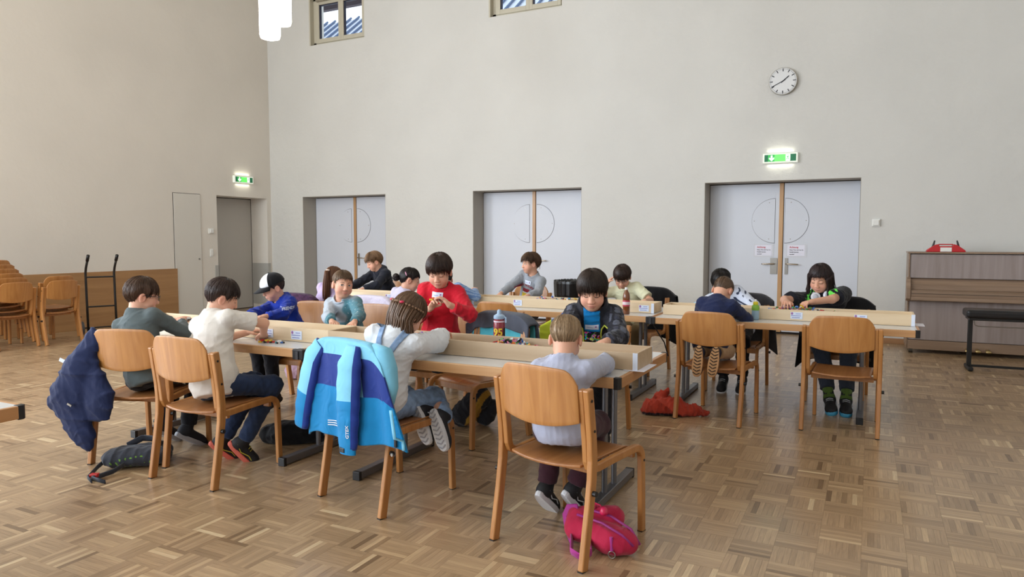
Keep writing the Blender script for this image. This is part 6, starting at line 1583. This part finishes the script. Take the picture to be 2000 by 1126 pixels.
# ---- garments draped over chair backs: a folded sheet over the top of the backrest
def drape(label, ch, m, x0, x1, front, back, seed, name='jacket', cat='jacket', amp=0.014, lift=0.0, dy=0.0, skew=0.0, thick=0.012, mfn=None, top_drop=0.06):
    t = thing(name, label, cat, tuple(ch.location), ch.rotation_euler.z); r = random.Random(seed); ph = [r.uniform(0, 6) for _ in range(6)]
    tot = front + 0.12 + back
    def fn(u, v):
        x = x0 + (x1 - x0) * u; e = (x / 0.27); L = v * tot; ez = max(0, abs(e) - 0.62) / 0.5
        tz = 0.885 + lift - 0.015 * e * e - top_drop * min(1, ez) ** 2 - 0.10 * max(0, abs(e) - 1.12)
        w = lambda k, a: math.sin(k * x + ph[a] + 1.5 * math.sin(4 * x + ph[a + 1]))
        if L < front:
            d = front - L; z = tz - d; y = -0.232 + dy + 0.012 * d / 0.3 + (amp * w(26, 0) + amp * 0.5 * w(55, 2)) * min(1, d / 0.12); x += skew * d
            z -= 0.012 * w(14, 3) * d / max(front, 0.01)
        elif L < front + 0.12: a = PI * (L - front) / 0.12; y = -0.274 + (0.042 + dy) * math.cos(a); z = tz + 0.016 * math.sin(a)
        else:
            d = L - front - 0.12; z = tz - d; y = -0.318 - 0.02 * d - (amp * w(22, 1) + amp * 0.5 * w(48, 4)) * min(1, d / 0.12); x += (x - (x0 + x1) / 2) * 0.12 * d / 0.4
            z -= 0.014 * w(12, 2) * d / max(back, 0.01)
        return (x, y, z)
    q = MB(); q.grid(fn, 56, 60, mfn=mfn); q.obj('fabric', m, t, smooth=True, solid=thick)
    return t
G = cloth('grey_marl', S(84, 88, 100)); TQ = cloth('turquoise', S(92, 190, 208))
gj = drape('dark grey hooded jacket slung over a chair back beside the red sweatshirt', CG, G, -0.30, 0.36, 0.10, 0.30, 9, lift=-0.012, dy=0.02)
tq = drape('turquoise garment under the grey jacket on a chair back', CG, TQ, -0.27, 0.31, 0.24, 0.2, 12, name='garment', cat='garment', amp=0.008, lift=-0.03)
# ---- yellow and blue backpack between empty chair and black jacket
YB, BB, GB = cloth('pack_lime', S(200, 212, 60)), cloth('pack_blue', S(46, 92, 180)), cloth('pack_grey', S(110, 116, 120))
yb = drape('lime yellow and blue jacket hung beside the child in the black jacket', C8, [YB, BB, GB], 0.10, 0.46, 0.35, 0.3, 15, lift=0.01, amp=0.02, mfn=lambda u, v: 0 if (u > 0.72 or v < 0.16 or 0.30 < u < 0.38) else (2 if 0.20 < v < 0.27 else 1))
# ---- other garments over chair backs
BK = cloth('jacket_black', S(24, 24, 28), rough=0.7); GD = cloth('jacket_darkgrey', S(74, 74, 80), rough=0.8)
drape('black jacket on the chair behind the child with headphones', CL, BK, -0.31, 0.31, 0.28, 0.60, 21)
drape('grey jacket on the chair of the child in the white patterned shirt', CW, GD, -0.30, 0.28, 0.25, 0.50, 22)
drape('dark jacket on the chair of the child in pale yellow', CY_, BK, -0.33, 0.30, 0.2, 0.55, 23)
drape('dark purple quilted jacket with pale spots on the chair of the ponytailed child', CP, cloth('purple_spot', S(66, 40, 66), var=0.6, vscale=22), -0.28, 0.28, 0.15, 0.30, 24)
drape('pale lilac fleece on the chair of the child with the hair clip', CC, cloth('fleece_lilac', S(214, 208, 228), bump=0.5, bscale=50), -0.29, 0.29, 0.15, 0.30, 25, thick=0.025)
# ---- things on the floor
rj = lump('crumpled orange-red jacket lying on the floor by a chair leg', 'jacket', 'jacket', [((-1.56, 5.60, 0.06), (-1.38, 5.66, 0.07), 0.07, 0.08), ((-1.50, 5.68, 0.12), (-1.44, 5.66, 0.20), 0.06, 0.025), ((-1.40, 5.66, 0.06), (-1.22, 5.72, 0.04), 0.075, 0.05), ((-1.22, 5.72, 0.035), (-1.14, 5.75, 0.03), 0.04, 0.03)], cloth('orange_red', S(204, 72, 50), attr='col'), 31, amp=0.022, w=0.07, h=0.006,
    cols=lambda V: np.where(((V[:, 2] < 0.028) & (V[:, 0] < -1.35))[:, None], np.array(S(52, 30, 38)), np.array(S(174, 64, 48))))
PINK = cloth('pink_pack', S(182, 34, 70), rough=0.7, attr=None); MAG = cloth('magenta', S(172, 58, 140), rough=0.6)
pp = lump('bright pink child backpack lying under a chair', 'backpack', 'backpack', [((-1.17, 3.06, 0.07), (-0.98, 3.02, 0.06), 0.085, 0.075, ((0, 0, 1), 0.75)), ((-1.20, 3.10, 0.09), (-1.05, 3.14, 0.11), 0.06, 0.06), ((-1.02, 3.0, 0.055), (-0.93, 3.02, 0.05), 0.06, 0.045)], PINK, 33, amp=0.007, w=0.09, h=0.006)
for nm, pts, r_ in (('strap', [(-1.20, 3.08, 0.15), (-1.27, 3.13, 0.12), (-1.30, 3.16, 0.07), (-1.27, 3.13, 0.03), (-1.20, 3.02, 0.02)], 0.022), ('strap', [(-1.10, 2.97, 0.05), (-1.07, 2.91, 0.03), (-1.10, 2.87, 0.015), (-1.16, 2.90, 0.02), (-1.19, 2.98, 0.05)], 0.024), ('handle', [(-1.13, 3.10, 0.15), (-1.12, 3.10, 0.18), (-1.09, 3.09, 0.18), (-1.08, 3.09, 0.15)], 0.010)):
    q = MB(); q.tube(pts, r_, 8, flat=0.25); q.obj(nm, MAG if nm == 'strap' else PINK, pp, smooth=True)
for zz, pts in ((0, [(-1.18, 3.02, 0.145), (-1.05, 3.0, 0.135), (-0.95, 2.98, 0.105), (-0.90, 2.99, 0.06)]), (1, [(-1.15, 3.08, 0.155), (-1.03, 3.07, 0.145), (-0.93, 3.05, 0.11), (-0.885, 3.04, 0.05)])):
    q = MB(); q.tube(pts, 0.0065, 6); q.obj('zip', mat('zip_violet', S(150, 44, 120), rough=0.5), pp, smooth=True)
q = MB(); q.tube([(-0.985 + 0.016 * math.cos(a), 2.945, 0.022 + 0.016 * math.sin(a)) for a in [2 * PI * i / 16 for i in range(17)]], 0.0028, 6, cap=False); q.obj('key_ring', M_steel, pp, smooth=True)
q = MB(); q.tube([(-0.99, 2.95, 0.10), (-0.985, 2.945, 0.04)], 0.008, 6); q.obj('zip_pull', MAG, pp)
q = MB(); q.lathe([(0.004, -0.02), (0.018, -0.012), (0.02, 0.0), (0.014, 0.016), (0.004, 0.022)], c=(-1.06, 3.05, 0.17), n=12); q.obj('charm', mat('charm_pink', S(214, 40, 90), rough=0.3), pp, smooth=True)
GP = cloth('pack_charcoal', S(62, 66, 76), rough=0.8)
gp = lump('dark grey backpack with green flecks lying behind the chair with the navy jacket', 'backpack', 'backpack', [((-4.16, 2.80, 0.06), (-4.00, 2.94, 0.06), 0.10, 0.10, ((0, 0, 1), 0.6)), ((-4.20, 2.86, 0.055), (-4.08, 3.02, 0.06), 0.09, 0.09, ((0, 0, 1), 0.6))], cloth('pack_fleck', S(62, 66, 76), attr='col'), 35, amp=0.008, h=0.006,
    cols=lambda V: np.where(((np.sin(V[:, 0] * 150) * np.sin(V[:, 1] * 130 + V[:, 2] * 90) > 0.8) & (V[:, 2] < 0.085) & (V[:, 0] > -4.12))[:, None], np.array(S(120, 170, 60)), np.array(S(58, 62, 72))))
for nm, pts, r_ in (('strap', [(-4.22, 2.90, 0.10), (-4.20, 2.99, 0.13), (-4.08, 3.03, 0.13), (-3.98, 2.96, 0.11)], 0.022), ('strap', [(-4.24, 2.82, 0.07), (-4.19, 2.68, 0.03), (-4.10, 2.56, 0.012), (-4.02, 2.53, 0.012)], 0.015), ('strap', [(-4.06, 2.80, 0.05), (-4.05, 2.68, 0.02), (-4.06, 2.56, 0.014), (-3.94, 2.56, 0.010)], 0.015)):
    q = MB(); q.tube(pts, r_, 8, flat=0.3); q.obj(nm, GP, gp, smooth=True)
q = MB(); q.box((-4.075, 2.585, 0.024), (0.05, 0.035, 0.02), rot=(0, 0, 0.5)); q.obj('buckle', mat('buckle_red', S(190, 50, 50), rough=0.4), gp, bevel=0.005)
lump('black bag lying under the table between two chairs', 'bag', 'bag', [((-3.62, 3.66, 0.07), (-3.40, 3.84, 0.07), 0.11, 0.10, ((0, 0, 1), 0.8)), ((-3.72, 3.62, 0.06), (-3.60, 3.66, 0.06), 0.07, 0.08)], BK, 37, amp=0.008, h=0.008)
lump('lilac bag standing on the floor behind the front tables', 'bag', 'bag', [((-5.22, 5.42, 0.08), (-5.12, 5.48, 0.10), 0.09, 0.07), ((-5.12, 5.50, 0.03), (-5.04, 5.52, 0.03), 0.035, 0.03)], cloth('lilac_bag', S(196, 166, 190)), 39, h=0.009)
lump('yellow and black backpack standing under the front table', 'backpack', 'backpack', [((-2.72, 4.60, 0.10), (-2.62, 4.66, 0.22), 0.10, 0.085), ((-2.60, 4.70, 0.07), (-2.54, 4.72, 0.14), 0.07, 0.06)], cloth('mustard_black', S(60, 56, 50), attr='col'), 41, h=0.008,
    cols=lambda V: np.where((np.sin(V[:, 0] * 30 - V[:, 2] * 14) > 0.78)[:, None], np.array(S(170, 128, 48)), np.array(S(44, 44, 48))))

# ================================================================== BOTTLES AND BRICKS
def bottle(label, x, y, z, parts):
    t = thing('drink_bottle', label, 'bottle', (x, y, z))
    for nm, prof, m in parts: q = MB(); q.lathe(prof, n=24); q.obj(nm, m, t, auto=50)
    return t
mb_ = mat('bottle_maroon', S(138, 40, 56), rough=0.25, coat=0.4); lid_ = mat('bottle_lid_blue', S(160, 186, 214), rough=0.4)
wb_ = bottle('maroon sports bottle with a pale blue lid and yellow number 95', -2.05, 3.90, TZ, [('body', [(0.030, 0), (0.036, 0.004), (0.037, 0.10), (0.035, 0.150), (0.034, 0.155)], mb_), ('ring', [(0.0355, 0.152), (0.036, 0.157), (0.0355, 0.162)], mat('ring_pink', S(214, 190, 204), rough=0.4)), ('neck', [(0.033, 0.160), (0.033, 0.172)], mb_), ('lid', [(0.034, 0.172), (0.036, 0.176), (0.035, 0.192), (0.022, 0.200), (0.020, 0.202)], lid_), ('spout', [(0.014, 0.198), (0.013, 0.222), (0.008, 0.230)], lid_)])
q = MB(); q.tube([(0.034, 0, 0.185), (0.046, 0, 0.18), (0.046, 0, 0.15)], 0.006, 8); q.obj('carry_loop', lid_, wb_)
cdir = math.atan2(-3.90, 2.05)
def wrap_text(txt, size, r, zc, a0, m, name='lettering', bold=0.0):
    vs, fs = text_mesh(txt, size, bold); q = MB(); q.add([(r * math.cos(a0 + v.x / r), r * math.sin(a0 + v.x / r), zc + v.y) for v in vs], fs); return q.obj(name, m, wb_)
wrap_text('95', 0.062, 0.0382, 0.090, cdir - 0.25, mat('print_yellow', S(232, 200, 60), rough=0.8), bold=0.002)
q = MB()
for k in range(5): a = cdir + 0.65 + k * 0.10; q.tube([(0.0376 * math.cos(a), 0.0376 * math.sin(a), 0.065), (0.0376 * math.cos(a + 0.12), 0.0376 * math.sin(a + 0.12), 0.118)], 0.0018, 4)
q.obj('hatch_print', M_black, wb_)
br = bottle('brown drink bottle with a red and white label', -1.925, 6.09, TZ, [('body', [(0.026, 0), (0.031, 0.006), (0.032, 0.055), (0.031, 0.075), (0.0315, 0.12), (0.033, 0.15), (0.028, 0.185), (0.014, 0.212), (0.0125, 0.222)], mat('bottle_brown', S(120, 66, 30), rough=0.12, coat=0.6)), ('label', [(0.0322, 0.072), (0.0328, 0.076), (0.0328, 0.122), (0.0322, 0.126)], mat('label_red', S(190, 60, 80), rough=0.4)), ('label_band', [(0.0331, 0.086), (0.0333, 0.088), (0.0333, 0.110), (0.0331, 0.112)], mat('label_pale', S(232, 214, 222), rough=0.4)), ('cap', [(0.0145, 0.220), (0.0145, 0.238), (0.012, 0.240)], M_white)])
gb = bottle('small clear bottle with a green shoulder and yellow sports cap', -0.835, 6.15, TZ, [('body', [(0.025, 0), (0.030, 0.004), (0.031, 0.05), (0.030, 0.085)], mat('bottle_paleblue', S(150, 180, 200), rough=0.2, coat=0.5)), ('shoulder', [(0.0305, 0.08), (0.032, 0.10), (0.028, 0.118), (0.017, 0.128)], mat('bottle_green', S(130, 180, 60), rough=0.3)), ('cap', [(0.019, 0.126), (0.021, 0.132), (0.019, 0.148), (0.011, 0.152)], mat('cap_yellow', S(222, 206, 50), rough=0.4)), ('spout', [(0.008, 0.150), (0.008, 0.166), (0.005, 0.17)], M_white)])
# bricks
BC = [mat('brick_' + n, S(*c), rough=0.3, coat=0.3) for n, c in (('red', (200, 40, 40)), ('blue', (50, 110, 190)), ('yellow', (236, 196, 60)), ('white', (232, 232, 232)), ('black', (40, 36, 38)), ('green', (70, 150, 70)), ('orange', (226, 120, 50)), ('purple', (130, 80, 170)), ('pink', (220, 130, 160)), ('teal', (70, 160, 170)))]
def brick_geo(q, p, rot, nx, ny, h, mi):
    s = 0.008; R_ = Euler(rot).to_matrix(); c = Vector(p)
    q.box(c + R_ @ Vector((0, 0, h / 2)), (nx * s, ny * s, h), rot=R_, mi=mi)
    for i in range(nx):
        for j in range(ny):
            o = R_ @ Vector(((i - (nx - 1) / 2) * s, (j - (ny - 1) / 2) * s, h + 0.0008)); q.box(c + o, (0.0048, 0.0048, 0.0018), rot=R_, mi=mi)
def heap(label, x0, x1, y0, y1, n, zmax, seed, peak=0.5):
    r = random.Random(seed); q = MB(); z0 = TZ + 0.011
    for k in range(n):
        u = min(1, max(0, r.gauss(peak, 0.24))); v = min(1, max(0, r.gauss(0.66, 0.24))); e = math.exp(-((u - peak) / 0.34) ** 2 - ((v - 0.75) / 0.5) ** 2)
        nx, ny = r.choice(((2, 1), (2, 2), (3, 1), (4, 2), (2, 4), (1, 1))); h = r.choice((0.0096, 0.0096, 0.0032))
        brick_geo(q, (x0 + (x1 - x0) * u, y0 + (y1 - y0) * v, z0 + zmax * e * r.random()), (r.uniform(-0.6, 0.6), r.uniform(-0.6, 0.6), r.uniform(0, 6.28)), nx, ny, h, r.randrange(10))
    o = q.obj('brick_heap', BC); tag(o, label, 'toy bricks', kind='stuff')
heap('heap of many coloured toy bricks in the tray before the blond child', -2.08, -1.60, 3.54, 3.715, 420, 0.078, 1, 0.5)
heap('scatter of toy bricks in the tray by the girl in dungarees', -2.62, -2.30, 3.57, 3.71, 200, 0.072, 2, 0.5)
heap('scatter of toy bricks in the tray of the child with headphones', -1.0, 0.15, 6.26, 6.45, 460, 0.098, 3, 0.42)
heap('scatter of toy bricks in the tray behind the brown drink bottle', -3.3, -2.1, 6.30, 6.48, 360, 0.095, 4, 0.45)
heap('scatter of toy bricks in the tray of the child in the cap', -4.4, -3.3, 3.53, 3.72, 220, 0.065, 5, 0.3)
def one_brick(label, p, rot, nx, ny, mi, h=0.0096):
    q = MB(); brick_geo(q, (0, 0, 0), rot, nx, ny, h, 0); o = q.obj('toy_brick', BC[mi]); o.location = p; tag(o, label, 'toy brick')
one_brick('single red toy brick lying in the tray end by the blond child', (-1.38, 3.60, TZ + 0.011), (0, 0, 0.4), 4, 2, 0); one_brick('single white toy brick lying beside the red brick in the tray end', (-1.42, 3.585, TZ + 0.011), (0, 0, 1.1), 2, 2, 3)
def toy(label, p, cols, seed, rz=0, n=5):
    t = thing('brick_toy', label, 'toy', p, rz); r = random.Random(seed)
    for k in range(n):
        q = MB(); brick_geo(q, ((k - n / 2) * 0.014, r.uniform(-0.008, 0.008), 0.0096 * (k % 2)), (0, 0, r.choice((0, PI / 2))), r.choice((2, 3)), 2, 0.0096, 0); q.obj('brick', BC[cols[k % len(cols)]], t)
    for s in (-1, 1):
        q = MB(); q.cyl((s * 0.02, -0.014, 0.004), (s * 0.02, 0.014, 0.004), 0.006, n=10); q.obj('wheel', BC[4], t)
    return t
toy('little vehicle of yellow, red and black bricks on the table before the off-white T-shirt', (-3.45, 3.36, TZ + 0.002), [2, 0, 4, 2, 0], 1, 0.3, 7)
toy('little teal brick figure on the table beside the brick vehicle', (-3.36, 3.375, TZ + 0.002), [9, 3, 1], 2, 1.0, 3)
toy('small yellow, red and green brick model held by the child in red', (-2.765, 4.30, 0.985), [2, 6, 5, 3, 0], 3, 0.4, 6)
toy('small white and orange brick model held by the child with glasses', (-4.30, 3.44, 0.85), [3, 6, 3], 4, 0.2, 4)
